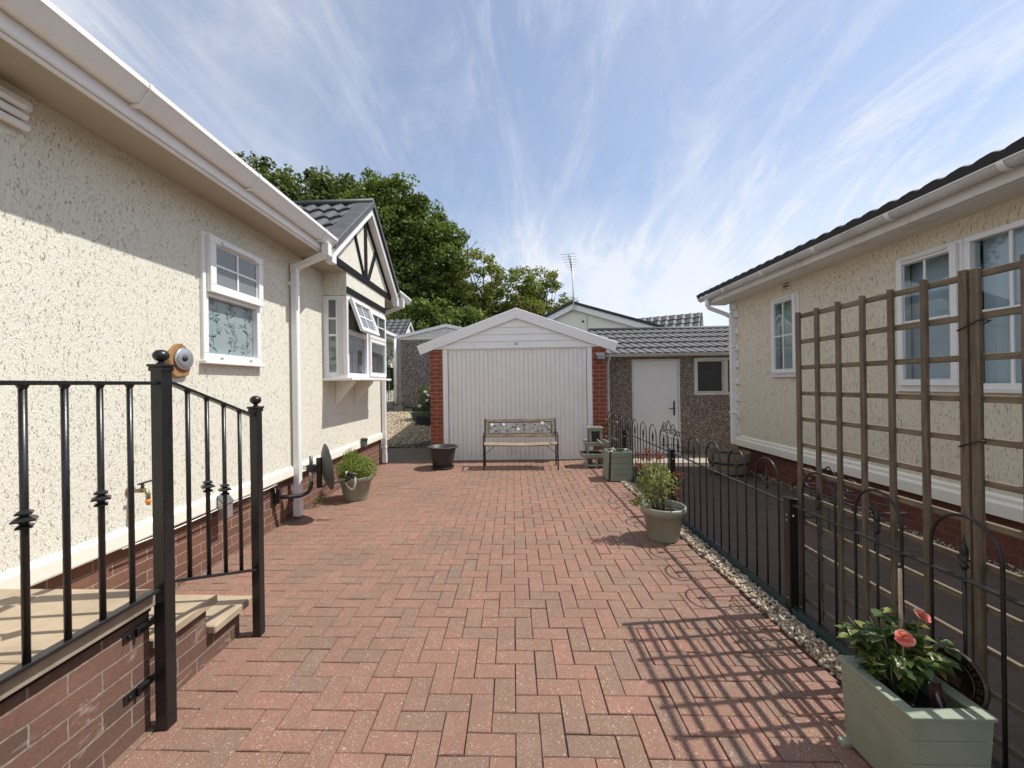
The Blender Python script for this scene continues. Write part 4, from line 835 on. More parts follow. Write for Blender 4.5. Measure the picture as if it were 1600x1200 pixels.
b = MB(); tiled_slope(b, (3.44, -2.6, 2.965), (0, 1, 0), (math.cos(pr_), 0, math.sin(pr_)), 53, 9, tw=.19, ch=.315, amp=.009, step=.04, thick=.065); b.build('roof_tile', M['tile_edge'], rh, fix=False)
for k in range(16):
    z0 = .478+k*.145; w_ = .16 if k % 2 else .22
    b = MB(); b.box(3.868, 4.1, 7.19-w_, 7.222, z0, z0+.137); b.build('quoin', M['quoin'], rh, bevel=.012, seg=2)
b = MB(); b.frame(PR, 5.69, 5.86, 2.685, 2.865, .018, 0, .014)
for z in (2.72, 2.765, 2.81): b.prism([(XR_-.001, z), (XR_-.014, z-.008), (XR_-.014, z), (XR_-.001, z+.02)], 'y', 5.71, 5.84)
b.build('wall_vent', M['cream_right'], rh)
b = MB(); b.pbox(PR, 5.705, 5.845, 2.70, 2.85, .0005, .002); b.build('vent_backing', M['dark_room'], rh)
def rwin(a0, a1, z0, z1, bars, room, glass='glass', leaf=True):
    b = MB(); b.frame(PR, a0, a1, z0, z1, .05, -.07, .02); wf = b.build('window', M['upvc'], rh, bevel=.004)
    b = MB(); b.pbox(PR, a0-.012, a1+.012, z0-.028, z0-.001, -.02, .04); b.build('sill', M['upvc_dirty'], wf, bevel=.004)
    if leaf: casement(wf, 'casement', PR, a0+.028, a1-.028, z0+.03, z1-.03, .052, .0205, .05, bars, glass)
    else:
        b = MB(); b.pbox(PR, a0+.05, a1-.05, z0+.05, z1-.05, -.03, -.024); b.build('pane', M[glass], wf)
        b = MB()
        for k in range(bars[0]): x = a0+.05+(a1-a0-.1)*(k+1)/(bars[0]+1); b.pbox(PR, x-.011, x+.011, z0+.05, z1-.05, -.023, -.012)
        for k in range(bars[1]): z = z0+.05+(z1-z0-.1)*(k+1)/(bars[1]+1); b.pbox(PR, a0+.05, a1-.05, z-.011, z+.011, -.0235, -.0125)
        b.build('glazing_bar', M['upvc'], wf)
    if leaf: b = MB(); b.pbox(PR, a0+.09, a1-.09, z1-.058, z1-.03, .051, .066); b.build('trickle_vent', M['upvc_dirty'], wf, bevel=.003)
    b = MB()
    if room == 'net': b.pbox(PR, a0+.02, a1-.02, z0+.02, z1-.02, -.085, -.083); b.build('net_curtain', M['shade_cloth'], wf)
    else:
        x = a0+.06; k = 0
        while x < a1-.08:
            b.M = Matrix.Translation((XR_+.11, x+.045, 0)) @ Matrix.Rotation(R_(10), 4, 'Z'); b.box(-.0006, .0006, -.0375, .0375, z0+.05, z1-.06); b.M = None; x += .084
        b.box(XR_+.09, XR_+.13, a0+.05, a1-.05, z1-.06, z1-.03); b.build('vertical_blind', M['blind'], wf)
    return wf
rwin(5.53, 6.08, 1.485, 2.615, (1, 1), 'net', 'glass'); rwin(3.555, 4.145, 1.315, 2.615, (1, 1), 'blind'); rwin(1.94, 3.551, 1.315, 2.615, (5, 1), 'blind', leaf=False)
b = MB(); b.box(4.35, 4.36, -2.3, 7.0, .5, 2.84); b.build('dark_room_sheet', M['dark_room'], rh)  # sheet added behind the windows, room darkness painted in as near-black
# ------------------------------------------------------------------ BOW TOP FENCE
XF = 1.672
def fpost(y, label):
    t = thing('fence_post', label, 'post', (XF, y, 0), group='square black posts of the bow-top fence')
    b = MB(); b.box(XF-.026, XF+.026, y-.026, y+.026, -.1, .694); b.build('shaft', M['black'], t, bevel=.003)
    b = MB(); b.box(XF-.029, XF+.029, y-.029, y+.029, .695, .703); b.build('cap', M['black'], t, bevel=.002)
    b = MB()
    for z in (.60, .57, .1): b.tube([(XF-.0265, y-.006, z), (XF-.031, y-.006, z)], .006, 8)
    b.tube([(XF-.006, y-.027, .60), (XF-.006, y-.032, .60)], .006, 8); b.build('bolt', M['galv'], t)
fpost(2.47, 'near square fence post at the left end of the wooden trellis')
fpost(4.275, 'fence post directly behind the red-tipped plant in the round pot')
fpost(6.09, 'far fence post beside the square green planter by the garage')
def fpanel(y0, y1, centers, label, first=False, last=False):
    t = thing('bow_top_fence_panel', label, 'fence', (XF, (y0+y1)/2, 0), group='panels of the black bow-top fence')
    b = MB(); b.box(XF-.0125, XF+.0125, y0, y1, .660, .669); b.build('top_rail', M['black'], t, bevel=.0015)
    b = MB(); b.box(XF-.0125, XF+.0125, y0, y1, .060, .069); b.build('bottom_rail', M['black'], t, bevel=.0015)
    hw = .117
    for c in centers:
        pts = [(XF, c-hw, .05), (XF, c-hw, .5), (XF, c-hw, .765)]+[(XF, c-hw*math.cos(math.pi*k/14), .765+.137*math.sin(math.pi*k/14)) for k in range(1, 14)]+[(XF, c+hw, .765), (XF, c+hw, .5), (XF, c+hw, .05)]
        b = MB(); b.tube(pts, .0062, 8); b.build('hoop', M['black'], t)
        b = MB(); b.tube([(XF, c, .05), (XF, c, .72)], .0058, 8)
        b.lathe([(.006, .70), (.012, .712), (.012, .72), (.006, .728), (.019, .745), (.008, .752), (.012, .76), (.0125, .775), (.006, .80), (.0008, .835)], (XF, c, 0), 8)
        for s in (-1, 1): b.tube([(XF, c, .735), (XF, c+s*.018, .748), (XF, c+s*.020, .738)], .003, 5)
        b.build('spear_bar', M['black'], t)
    return t
fpanel(.62, 2.443, [2.252-.3555*k for k in range(5)], 'bow-top fence panel in front of the trellis, nearest the camera')
fpanel(2.497, 4.248, [2.697+.3545*k for k in range(5)], 'bow-top fence panel beside the round sage pot, between two square posts')
fpanel(4.302, 6.063, [4.502+.349*k for k in range(5)], 'bow-top fence panel in front of the white outbuilding door')
fpanel(6.117, 7.28, [6.30+.355*k for k in range(3)], 'short bow-top fence panel running up to the garage pier')
t = MB(); t.box(1.652, 1.669, -1.0, 7.2, -.10, .048); tag(t.build('gravel_board', M['green_board'], bevel=.003), 'low dark green board along the foot of the black fence', 'board')
# trellis
def trellis(ya, n, label, extra):
    t = thing('trellis', label, 'trellis', (1.745, ya, 0), group='weathered wooden trellis panels')
    for k in range(n):
        y = ya-.1485*k; w_ = .030 if k in (0, n-1) else .024
        b = MB(); b.box(1.733, 1.750, y-w_/2, y+w_/2, .035+random.uniform(-.01, .01), 1.830+random.uniform(-.004, .006)); b.build('upright', M['trellis'], t, bevel=.002)
    for k in range(12):
        z = 1.806-.1565*k; b = MB(); b.box(1.7505, 1.768, ya-.1485*(n-1)-.012, ya+.012, z-.0125, z+.0125); b.build('lath', M['trellis_h'], t, bevel=.002)
    return t
t1 = trellis(2.483, 7, 'weathered trellis panel in front of the side windows, farther from the camera', 0)
t2 = trellis(1.553, 7, 'weathered trellis panel cut by the right edge of the picture', 0)
t = thing('trellis_post', 'thicker weathered timber post at the right edge carrying the trellis', 'post', (1.79, 1.42, -.1))
b = MB(); b.box(1.769, 1.80, 1.40, 1.445, -.1, 1.84); b.build('post', M['trellis'], t, bevel=.003)
for z in (1.62, 1.17):
    b = MB(); b.tube([(1.728, 1.605, z-.02), (1.728, 1.56, z), (1.728, 1.535, z+.012), (1.775, 1.535, z+.01), (1.775, 1.61, z-.02), (1.728, 1.605, z-.02)], .0028, 6); b.build('wire_tie', M['iron'], t2)
# scrollwork planter racks beyond the fence
def scroll_rack(x, y, z, label, s=1.):
    t = thing('scrollwork_rack', label, 'rack', (x, y, z), group='small wrought iron scroll racks beyond the fence')
    def P(a, h, d=0): return (x+d, y+a*s, z+h*s)
    b = MB(); b.tube([P(-.30, 0), P(.30, 0), P(.30, .22), P(-.30, .22), P(-.30, 0)], .0045, 6); b.tube([P(-.30, .16), P(.30, .16)], .004, 6)
    for k in range(5): b.tube([P(-.2+.1*k, 0), P(-.2+.1*k, .16)], .003, 5)
    b.tube([P(-.3, 0), P(-.3, 0, .16), P(.3, 0, .16), P(.3, 0)], .0045, 6); b.tube([P(-.3, .22), P(-.3, .22, .16), P(.3, .22, .16), P(.3, .22)], .0045, 6); b.build('basket_frame', M['iron'], t)
    for sg in (-1, 1):
        pts = []
        for k in range(30):
            a = k/29*2*math.pi*1.35; r = .085*(1-k/36); pts.append(P(sg*(.15+r*math.cos(a+math.pi)), .31+r*math.sin(a+math.pi)))
        b = MB(); b.tube([P(0, .40)]+[P(sg*.04, .37), P(sg*.06, .33)]+pts, .005, 6); b.tube([P(sg*.065, .31), P(sg*.05, .24), P(sg*.10, .222)], .005, 6); b.tube([P(sg*.235, .31), P(sg*.26, .26), P(sg*.30, .22)], .005, 6); b.build('scroll', M['iron'], t)
scroll_rack(1.86, 2.42, .50, 'wrought iron scroll rack seen through the fence beside the trellis, nearest the camera', 1.0)
scroll_rack(1.90, 4.95, .60, 'wrought iron scroll rack seen against the white outbuilding door', .85)
# ------------------------------------------------------------------ BENCH
be = thing('garden_bench', 'weathered timber bench with a cast rose back in front of the garage door', 'bench', (.105, 6.68, 0))
xa, xb = -.505, .715
for x in (xa, xb):
    b = MB()
    b.bar((x, 6.53, 0), (x, 6.55, .395), .024, .018); b.bar((x, 6.86, 0), (x, 6.83, .40), .024, .018); b.bar((x, 6.83, .40), (x, 6.95, .815), .022, .018)
    b.bar((x, 6.53, .398), (x, 6.84, .388), .022, .02)
    b.tube([(x, 6.55, .40), (x, 6.51, .47), (x, 6.50, .55), (x, 6.53, .585), (x, 6.58, .575), (x, 6.60, .545), (x, 6.575, .53)], .010, 8)
    b.tube([(x, 6.53, .585), (x, 6.65, .60), (x, 6.80, .595), (x, 6.885, .60)], .011, 8)
    b.tube([(x, 6.545, .15), (x, 6.62, .20), (x, 6.70, .17), (x, 6.78, .20), (x, 6.845, .16)], .007, 6)
    b.build('end_frame', M['iron'], be, bevel=.002)
for k in range(5):
    y = 6.545+k*.062
    b = MB(); n_ = 14; z0, z1 = .402, .422
    for q in range(n_):
        pass
    vs = []
    for q in range(n_+1):
        xx_ = xa-.02+(xb-xa+.04)*q/n_; dz = -.016*math.sin(math.pi*q/n_)+random.uniform(-.0015, .0015); vs += [(xx_, y, z0+dz), (xx_, y+.052, z0+dz), (xx_, y+.052, z1+dz), (xx_, y, z1+dz)]
    b.add(vs, [(0, 1, 2, 3), (n_*4+3, n_*4+2, n_*4+1, n_*4)]+[(q*4+a, q*4+(a+1) % 4, (q+1)*4+(a+1) % 4, (q+1)*4+a) for q in range(n_) for a in range(4)])
    b.build('seat_slat', M['bench_wood'], be, bevel=.002)
b = MB(); b.bar((xa, 6.56, .24), (xa+.18, 6.60, .395), .012, .008); b.bar((xb, 6.56, .24), (xb-.18, 6.60, .395), .012, .008); b.box(xa+.2, xb-.2, 6.60, 6.62, .385, .398); b.build('brace', M['iron'], be)
bm_ = Matrix.Translation((0, 6.85, .50)) @ Matrix.Rotation(R_(-16), 4, 'X')
def bb_(x0, x1, z0, z1, y0=-.012, y1=.012, mat='bench_wood', nm='back_rail'):
    b = MB(); b.M = bm_; b.box(x0, x1, y0, y1, z0, z1); return b.build(nm, M[mat], be, bevel=.003)
bb_(xa+.012, xb-.012, .265, .315); bb_(xa+.012, xb-.012, .0, .055); bb_(xa+.012, xa+.065, .0555, .2645); bb_(xb-.065, xb-.012, .0555, .2645)
ca = MB(); ca.M = bm_; ca.frame(('y', 0, -1), xa+.066, xb-.066, .056, .264, .012, -.006, .008)
pn = ca.build('cast_panel', M['iron'], be, bevel=.002)
b = MB(); b.M = bm_; r_ = random.Random(5)
L0, L1 = xa+.08, xb-.08
for k in range(9):
    x = L0+(L1-L0)*(k+.5)/9; z = .16+.05*math.sin(k*2.1); pts = [(x-.10, -.004, .07 if k % 2 else .25), (x-.05, -.006, .12+.03*(k % 2)), (x, -.006, z), (x+.05, -.005, .19-.03*(k % 3)), (x+.09, -.004, .25 if k % 2 else .07)]
    pts = [(min(max(p[0], L0), L1), p[1], p[2]) for p in pts]; b.tube(pts, .0045, 6)
    for q in range(3):
        lx, lz = min(max(x+r_.uniform(-.05, .05), L0+.03), L1-.03), r_.uniform(.09, .235); a = r_.uniform(0, 6.28)
        vs = [(lx+math.cos(a+t_*2*math.pi/8)*(.026 if t_ % 4 == 0 else .015 if t_ % 2 else .013), -.008, lz+math.sin(a+t_*2*math.pi/8)*(.026 if t_ % 4 == 0 else .015 if t_ % 2 else .013)) for t_ in range(8)]
        vs2 = [(p[0], -.003, p[2]) for p in vs]; b.add(vs+vs2, [tuple(range(8)), tuple(range(15, 7, -1))]+[(i, (i+1) % 8, 8+(i+1) % 8, 8+i) for i in range(8)])
b.build('rose_stem', M['grey_metal'], pn)
M['petal_white'] = plain('white_painted_petal', (.78, .77, .74), .6); M['petal_red'] = plain('rusty_petal', (.28, .16, .13), .7); M['petal_grey'] = plain('dull_petal', (.22, .23, .22), .7)
def cast_rose(x, z, r, mat):
    b = MB(); b.M = bm_
    for k in range(3): b.M = bm_ @ Matrix.Translation((x, -.012-.004*k, z)) @ Matrix.Rotation(R_(90), 4, 'X') @ Matrix.Rotation(k*.6, 4, 'Z'); b.lathe([(r*(1-.3*k), -.004), (r*(.9-.3*k), .003), (r*(.5-.15*k), .004), (1e-5, .002)], (0, 0, 0), 9, False)
    b.build('rose', M[mat], pn)
for x, z, m_ in ((L0+.04, .215, 'petal_white'), (L0+.245, .215, 'petal_white'), (L0+.495, .13, 'petal_white'), (L1-.145, .235, 'petal_white'), (L0+.60, .22, 'petal_red'), (L0+.13, .12, 'petal_grey'), (L0+.42, .185, 'petal_grey'), (L1-.15, .12, 'petal_grey'), (L1-.03, .14, 'petal_grey')):
    cast_rose(x, z, .029 if m_ != 'petal_grey' else .034, m_)
# ------------------------------------------------------------------ POTS
def round_pot(t, c, r_top, r_bot, h, mat, rim=.05, lip=.012, soil=True, n=40, fillz=.05):
    b = MB(); k = (r_top-r_bot)/h
    b.lathe([(r_bot*.94, 0), (r_bot, .006), (r_bot+.002, .012), (r_top-lip-k*rim, h-rim-.004), (r_top-lip*.2, h-rim), (r_top, h-.006), (r_top-.004, h), (r_top-.014, h), (r_top-.018, h-.02), (r_bot*.96, .03), (1e-4, .03)], c, n)
    o = b.build('pot', mat, t)
    if soil: b = MB(); b.lathe([(1e-4, h-fillz+.006), (r_top*.5, h-fillz+.004), (r_top-.028-k*fillz*.4, h-fillz)][::1], c, n); b.build('soil', M['soil'], t)
    return o
bp = thing('plant_pot', 'large empty black plastic pot standing on its saucer left of the garage door', 'pot', (-1.225, 6.74, 0))
c = (-1.225, 6.74, .012)
b = MB(); b.lathe([(.165, 0), (.185, .005), (.205, .035), (.197, .035), (.178, .012), (1e-4, .010)], (-1.225, 6.74, 0), 36); b.build('saucer', M['black_plastic'], bp)
b = MB(); b.lathe([(.150, 0), (.160, .01), (.205, .20), (.207, .215), (.222, .30), (.235, .33), (.262, .345), (.264, .36), (.250, .366), (.225, .355), (.190, .20), (.15, .06), (1e-4, .06)], c, 40); b.build('pot', M['black_plastic'], bp)
b = MB(); b.lathe([(1e-4, .20), (.178, .198)], c, 30); b.build('soil', M['soil'], bp)
# leaves -------------------------------------------------------------
def leaf_cloud(P, Nrm, size, mat, name, parent, fold=True, aspect=.5, jitter=.9):
    """one small folded leaf (4 verts, 2 tris) per point"""
    n = len(P); P = np.asarray(P); d = rng.normal(size=(n, 3)); d = d*jitter+np.asarray(Nrm)*1.2; d /= np.linalg.norm(d, axis=1)[:, None]+1e-9
    a = np.cross(d, rng.normal(size=(n, 3))); a /= np.linalg.norm(a, axis=1)[:, None]+1e-9; c_ = np.cross(d, a)
    s = (size*rng.uniform(.6, 1.25, n))[:, None]
    v0 = P-a*s*.5; v2 = P+a*s*.5; up_ = d*s*.12
    v1 = P+c_*s*aspect*.5+up_; v3 = P-c_*s*aspect*.5+up_
    V = np.stack([v0, v1, v2, v3], 1).reshape(-1, 3); i = np.arange(n)*4
    F = np.concatenate([np.stack([i, i+1, i+2], 1), np.stack([i, i+2, i+3], 1)])
    return fast_mesh(name, V, F, mat, False, parent)
def leaf_mat(name, stops, tr=.35, rough=.5): return island(name, stops, rough, None, tr, .35, 40).m
M['shrub_leaf'] = leaf_mat('bright_shrub_leaf', [(0, (.10, .15, .025)), (.3, (.20, .27, .05)), (.6, (.28, .33, .08)), (.85, (.15, .20, .04)), (1, (.36, .36, .12))])
M['rose_leaf'] = leaf_mat('rose_leaf', [(0, (.04, .085, .02)), (.4, (.07, .13, .03)), (.7, (.14, .20, .045)), (.9, (.05, .08, .03)), (1, (.20, .23, .06))], .3, .3)
M['nandina_leaf'] = leaf_mat('pale_green_leaf', [(0, (.14, .18, .055)), (.35, (.28, .32, .11)), (.65, (.42, .44, .19)), (.88, (.19, .23, .07)), (1, (.42, .32, .15))], .35, .4)
M['red_leaf'] = leaf_mat('red_tip_leaf', [(0, (.20, .05, .042)), (.4, (.30, .085, .07)), (.7, (.13, .045, .035)), (1, (.36, .17, .10))], .35, .4)
M['weed'] = leaf_mat('small_leaf', [(0, (.05, .09, .02)), (.6, (.10, .15, .04)), (1, (.18, .2, .07))], .3)
def ell(n, c, r, shell=.55):
    d = rng.normal(size=(n, 3)); d /= np.linalg.norm(d, axis=1)[:, None]; q = rng.uniform(shell, 1, (n, 1))**.7
    return np.array(c)+d*q*np.array(r), d
# left sage pot with a fluffy shrub
sp = thing('potted_shrub', 'round sage pot of fluffy yellow-green shrub beside the satellite dish on the left', 'potted plant', (-2.0, 4.93, 0))
round_pot(sp, (-2.0, 4.93, 0), .212, .138, .30, M['sage_pot'], .055, .008)
b = MB()
for k in range(60):
    a = rng.uniform(0, 6.28); r = rng.uniform(.02, .14); e = rng.uniform(.5, 1.0); b.tube([(-2.0+r*.4*math.cos(a), 4.93+r*.4*math.sin(a), .26), (-2.0+r*math.cos(a), 4.93+r*math.sin(a), .36), (-2.0+(r+.09)*math.cos(a), 4.93+(r+.09)*math.sin(a), .36+.15*e)], .0022, 4)
b.build('stem', M['stem'], sp)
P1, D1 = ell(5200, (-2.0, 4.93, .39), (.245, .235, .165), .35); P2, D2 = ell(500, (-2.06, 4.93, .54), (.09, .1, .10), .3)
P3, D3 = ell(900, (-1.93, 4.9, .37), (.22, .22, .14), .8)
pp = np.concatenate([P1, P2, P3]); pp += rng.normal(0, .008, pp.shape); dd = np.concatenate([D1, D2, D3]); k_ = pp[:, 2] > .27
leaf_cloud(pp[k_], dd[k_], .024, M['shrub_leaf'], 'foliage', sp)
# dry weed at the wall foot
P1, D1 = ell(160, (-2.33, 4.62, .07), (.06, .10, .07), .1); wd = leaf_cloud(P1, D1, .02, M['weed'], 'weed', None); tag(wd, 'small dark weed at the wall foot behind the satellite dish', 'weed')
# right sage pot with red tipped plant
rp = thing('potted_shrub', 'round sage pot with a pale green shrub with red tips beside the pebble strip', 'potted plant', (1.335, 3.66, 0))
cx, cy = 1.335, 3.64
round_pot(rp, (cx, cy, 0), .197, .128, .305, M['sage_pot'], .065, .009, fillz=.05)
b = MB(); canes = []
for k in range(11):
    a = rng.uniform(0, 6.28); r = rng.uniform(.02, .2); h = rng.uniform(.50, .74); x1, y1 = cx-.10+r*math.cos(a)*1.0, cy+.02+r*math.sin(a)*.8
    x0, y0 = cx-.03+.04*math.cos(a), cy+.04*math.sin(a)
    pts = [(x0, y0, .25), (x0*.6+x1*.4, y0*.6+y1*.4, .42), (x1, y1, h)]; canes.append(pts); b.tube(pts, [.006, .005, .003], 6)
b.tube([(cx-.05, cy, .27), (cx-.17, cy-.03, .35), (cx-.25, cy-.05, .34)], .003, 5); b.tube([(cx+.02, cy-.05, .26), (cx+.09, cy-.08, .33)], .004, 5); b.build('stem', M['stem'], rp)
PP = []; DD = []
for cc, rr, n_ in (((cx-.07, cy, .58), (.15, .13, .12), 260), ((cx-.15, cy, .46), (.11, .11, .13), 170), ((cx+.03, cy, .50), (.13, .12, .11), 150), ((cx-.04, cy, .39), (.14, .12, .06), 90), ((cx-.26, cy-.05, .345), (.06, .05, .025), 50), ((cx-.11, cy, .33), (.08, .08, .05), 40)):
    a_, d_2 = ell(n_, cc, rr, .3); PP.append(a_); DD.append(d_2)
leaf_cloud(np.concatenate(PP), np.concatenate(DD), .042, M['nandina_leaf'], 'foliage', rp, aspect=.42)
PP = []; DD = []
for cc, rr, n_ in (((cx-.13, cy, .755), (.12, .09, .07), 80), ((cx-.02, cy, .74), (.05, .06, .05), 40), ((cx-.21, cy, .66), (.04, .05, .04), 30), ((cx+.15, cy, .57), (.08, .06, .03), 34), ((cx+.11, cy, .46), (.07, .06, .05), 24), ((cx+.12, cy, .39), (.04, .05, .03), 30)):
    a_, d_2 = ell(n_, cc, rr, .2); PP.append(a_); DD.append(d_2)
leaf_cloud(np.concatenate(PP), np.concatenate(DD), .036, M['red_leaf'], 'red_foliage', rp, aspect=.36)
# square green planter by the fence
cu = thing('square_planter', 'square sage board planter with a dark corner gap and small white flowers by the fence', 'planter', (1.53, 5.86, 0))
def tp(mb, x0, x1, y0, y1, z0, z1, ins0, ins1):
    mb.add([(x0+ins0, y0+ins0, z0), (x1-ins0, y0+ins0, z0), (x1-ins0, y1-ins0, z0), (x0+ins0, y1-ins0, z0), (x0+ins1, y0+ins1, z1), (x1-ins1, y0+ins1, z1), (x1-ins1, y1-ins1, z1), (x0+ins1, y1-ins1, z1)],
           [(0, 3, 2, 1), (4, 5, 6, 7), (0, 1, 5, 4), (1, 2, 6, 5), (2, 3, 7, 6), (3, 0, 4, 7)]); return mb
b = MB(); tp(b, 1.325, 1.69, 5.69, 6.06, 0.02, .405, .022, .055); b.build('liner', M['black_plastic'], cu)
def panel(pts_lo, pts_hi, th_dir, nm='side_panel'):
    b = MB(); nbd = 5
    for k in range(nbd):
        t0, t1 = k/nbd+.004, (k+1)/nbd-.004
        q = [Vector(pts_lo[i]).lerp(Vector(pts_hi[i]), t) for t in (t0, t1) for i in (0, 1)]
        d = Vector(th_dir)*.018; b.add([q[0], q[1], q[3], q[2], q[0]+d, q[1]+d, q[3]+d, q[2]+d], [(0, 1, 2, 3), (7, 6, 5, 4), (0, 4, 5, 1), (1, 5, 6, 2), (2, 6, 7, 3), (3, 7, 4, 0)])
    return b.build(nm, M['sage'], cu, bevel=.0015)
panel([(1.362, 5.685, .015), (1.70, 5.685, .015)], [(1.388, 5.715, .425), (1.682, 5.715, .425)], (0, 1, 0))
panel([(1.325, 5.735, .015), (1.325, 6.06, .015)], [(1.352, 5.745, .425), (1.352, 6.03, .425)], (1, 0, 0))
panel([(1.36, 6.07, .015), (1.70, 6.07, .015)], [(1.385, 6.04, .425), (1.682, 6.04, .425)], (0, -1, 0)); panel([(1.705, 5.70, .015), (1.705, 6.05, .015)], [(1.69, 5.725, .425), (1.69, 6.03, .425)], (-1, 0, 0))
b = MB(); b.box(1.40, 1.66, 5.75, 6.0, .40, .408); b.build('soil', M['soil'], cu)
P1, D1 = ell(300, (1.50, 5.84, .43), (.10, .09, .035), .1); leaf_cloud(P1, D1, .025, M['weed'], 'foliage', cu)
M['flower_white'] = plain('white_flower', (.85, .84, .78), .7)
for x, y, z in ((1.43, 5.82, .46), (1.45, 5.78, .445), (1.61, 5.8, .44), (1.40, 5.76, .43)):
    P1, D1 = ell(26, (x, y, z), (.018, .018, .014), .1); leaf_cloud(P1, D1, .022, M['flower_white'], 'flower', cu, aspect=.8)
# tiered stand
ts = thing('tiered_planter', 'three-tier weathered sage planter stand at the foot of the right garage pier', 'planter', (1.36, 6.72, 0))
def tray(x0, x1, y0, y1, z, h=.07):
    b = MB(); o_ = .022
    for (a, b_, c_, d_, n1) in ((x0, x1, y0, y0, 0), (x0, x1, y1, y1, 1), (x0, x0, y0, y1, 2), (x1, x1, y0, y1, 3)):
        pass
    lo = [(x0, y0), (x1, y0), (x1, y1), (x0, y1)]; hi = [(x0-o_, y0-o_), (x1+o_, y0-o_), (x1+o_, y1+o_), (x0-o_, y1+o_)]; ih = [(x0-o_+.02, y0-o_+.02), (x1+o_-.02, y0-o_+.02), (x1+o_-.02, y1+o_-.02), (x0-o_+.02, y1+o_-.02)]; il = [(x0+.02, y0+.02), (x1-.02, y0+.02), (x1-.02, y1-.02), (x0+.02, y1-.02)]
    vs = [(*p, z) for p in lo]+[(*p, z+h) for p in hi]+[(*p, z+h) for p in ih]+[(*p, z+.015) for p in il]; fs = [(0, 3, 2, 1), (12, 13, 14, 15)]
    for r in range(3):
        for k in range(4): fs.append((r*4+k, r*4+(k+1) % 4, (r+1)*4+(k+1) % 4, (r+1)*4+k))
    b.add(vs, fs); tr = b.build('tray', M['sage_dull'], ts, bevel=.003)
    b = MB(); b.box(x0+.012, x1-.012, y0+.012, y1-.012, z+.016, z+h-.012); b.build('soil', M['soil'], tr)
tray(1.15, 1.58, 6.62, 6.95, .165, .075); tray(1.215, 1.56, 6.66, 6.95, .36, .07); 
b = MB()
for x in (1.20, 1.36, 1.53):
    b.box(x-.018, x+.018, 6.64, 6.67, .0, .164)
b.box(1.17, 1.56, 6.63, 6.665, .03, .06); b.box(1.17, 1.205, 6.66, 6.93, .0, .03)
for x in (1.235, 1.54): b.box(x-.015, x+.015, 6.69, 6.72, .241, .359); b.box(x-.015, x+.015, 6.90, 6.93, .241, .359)
for x in (1.285, 1.465): b.box(x-.017, x+.017, 6.72, 6.75, .431, .60); b.box(x-.017, x+.017, 6.88, 6.91, .431, .60)
b.box(1.20, 1.56, 6.91, 6.94, 0, .03); b.build('leg', M['sage_dull'], ts, bevel=.002)
tray(1.275, 1.475, 6.71, 6.92, .60, .065)
b = MB(); b.box(1.31, 1.44, 6.755, 6.875, .42, .60); b.build('top_pot', M['black_plastic'], ts)
b = MB(); tp(b, 1.41, 1.52, 6.70, 6.80, .02, .16, .015, 0); b.build('small_pot', plain('terracotta', (.34, .2, .13), .8), ts)
b = MB(); tp(b, 1.22, 1.32, 6.72, 6.82, .02, .15, .015, 0); b.build('small_pot', plain('mauve_pot', (.2, .15, .14), .6), ts)
b = MB(); b.bar((1.38, 6.66, .47), (1.46, 6.62, .40), .02, .012); b.build('loose_peg', M['raw_wood'], ts)
# little bracket shelf on the pier
t = thing('wooden_shelf', 'small pale two-board wooden shelf fixed beside the right garage pier', 'shelf', (1.75, 7.25, .55))
for z, x1 in ((.735, 1.83), (.425, 1.83)):
    b = MB(); b.add([(1.66, 7.30, z+.03), (1.69, 7.24, z+.03), (x1, 7.05, z-.02), (x1+.02, 7.12, z-.02), (1.66, 7.30, z+.01), (1.69, 7.24, z+.01), (x1, 7.05, z-.04), (x1+.02, 7.12, z-.04)], [(0, 1, 2, 3), (7, 6, 5, 4), (0, 4, 5, 1), (1, 5, 6, 2), (2, 6, 7, 3), (3, 7, 4, 0)]); b.build('board', M['raw_wood'], t)
b = MB(); b.box(1.695, 1.715, 7.20, 7.22, .43, .74); b.box(1.775, 1.795, 7.12, 7.14, .41, .71); b.build('upright', M['raw_wood'], t)
# half barrel by the right-hand home
br_ = thing('half_barrel_planter', 'weathered half-barrel planter with a dark hoop at the corner of the right home', 'planter', (3.46, 6.55, -.1))
pr = [(.245, 0), (.262, .08), (.285, .2), (.300, .30), (.308, .375), (.292, .375), (.27, .2), (.235, .02)]
for k in range(22):
    a0, a1 = 2*math.pi*k/22+.006, 2*math.pi*(k+1)/22-.006; b = MB(); vs = [(3.46+r*math.cos(a), 6.55+r*math.sin(a), -.1+z) for r, z in pr for a in (a0, (a0+a1)/2, a1)]
    m_ = len(pr); b.add(vs, [(i*3+j, i*3+j+1, ((i+1) % m_)*3+j+1, ((i+1) % m_)*3+j) for i in range(m_) for j in range(2)]+[tuple(i*3 for i in range(m_))[::-1], tuple(i*3+2 for i in range(m_))]); b.build('stave', M['barrel'], br_)
for z, r in ((.20, .288), (.02, .256)):
    b = MB(); b.lathe([(r, z-.1), (r+.006, z-.1), (r+.012, z-.07), (r+.006, z-.07)], (3.46, 6.55, 0), 40); b.build('hoop', M['iron'], br_)
b = MB(); b.lathe([(1e-4, .225), (.282, .22)], (3.46, 6.55, 0), 30); b.build('soil', M['soil'], br_)
P1, D1 = ell(120, (3.5, 6.5, .24), (.18, .18, .03), .1); leaf_cloud(P1, D1, .03, M['weed'], 'foliage', br_)
n = 600; P = np.stack([rng.uniform(3.80, 3.945, n), rng.uniform(1.0, 6.9, n), rng.uniform(-.1, -.085, n)], -1); o = pebbles('gravel', P, .008, .018, M['pebble'], sub=1); o['kind'] = 'stuff'; tag(o, 'thin scatter of pebbles along the base of the right home', 'gravel')
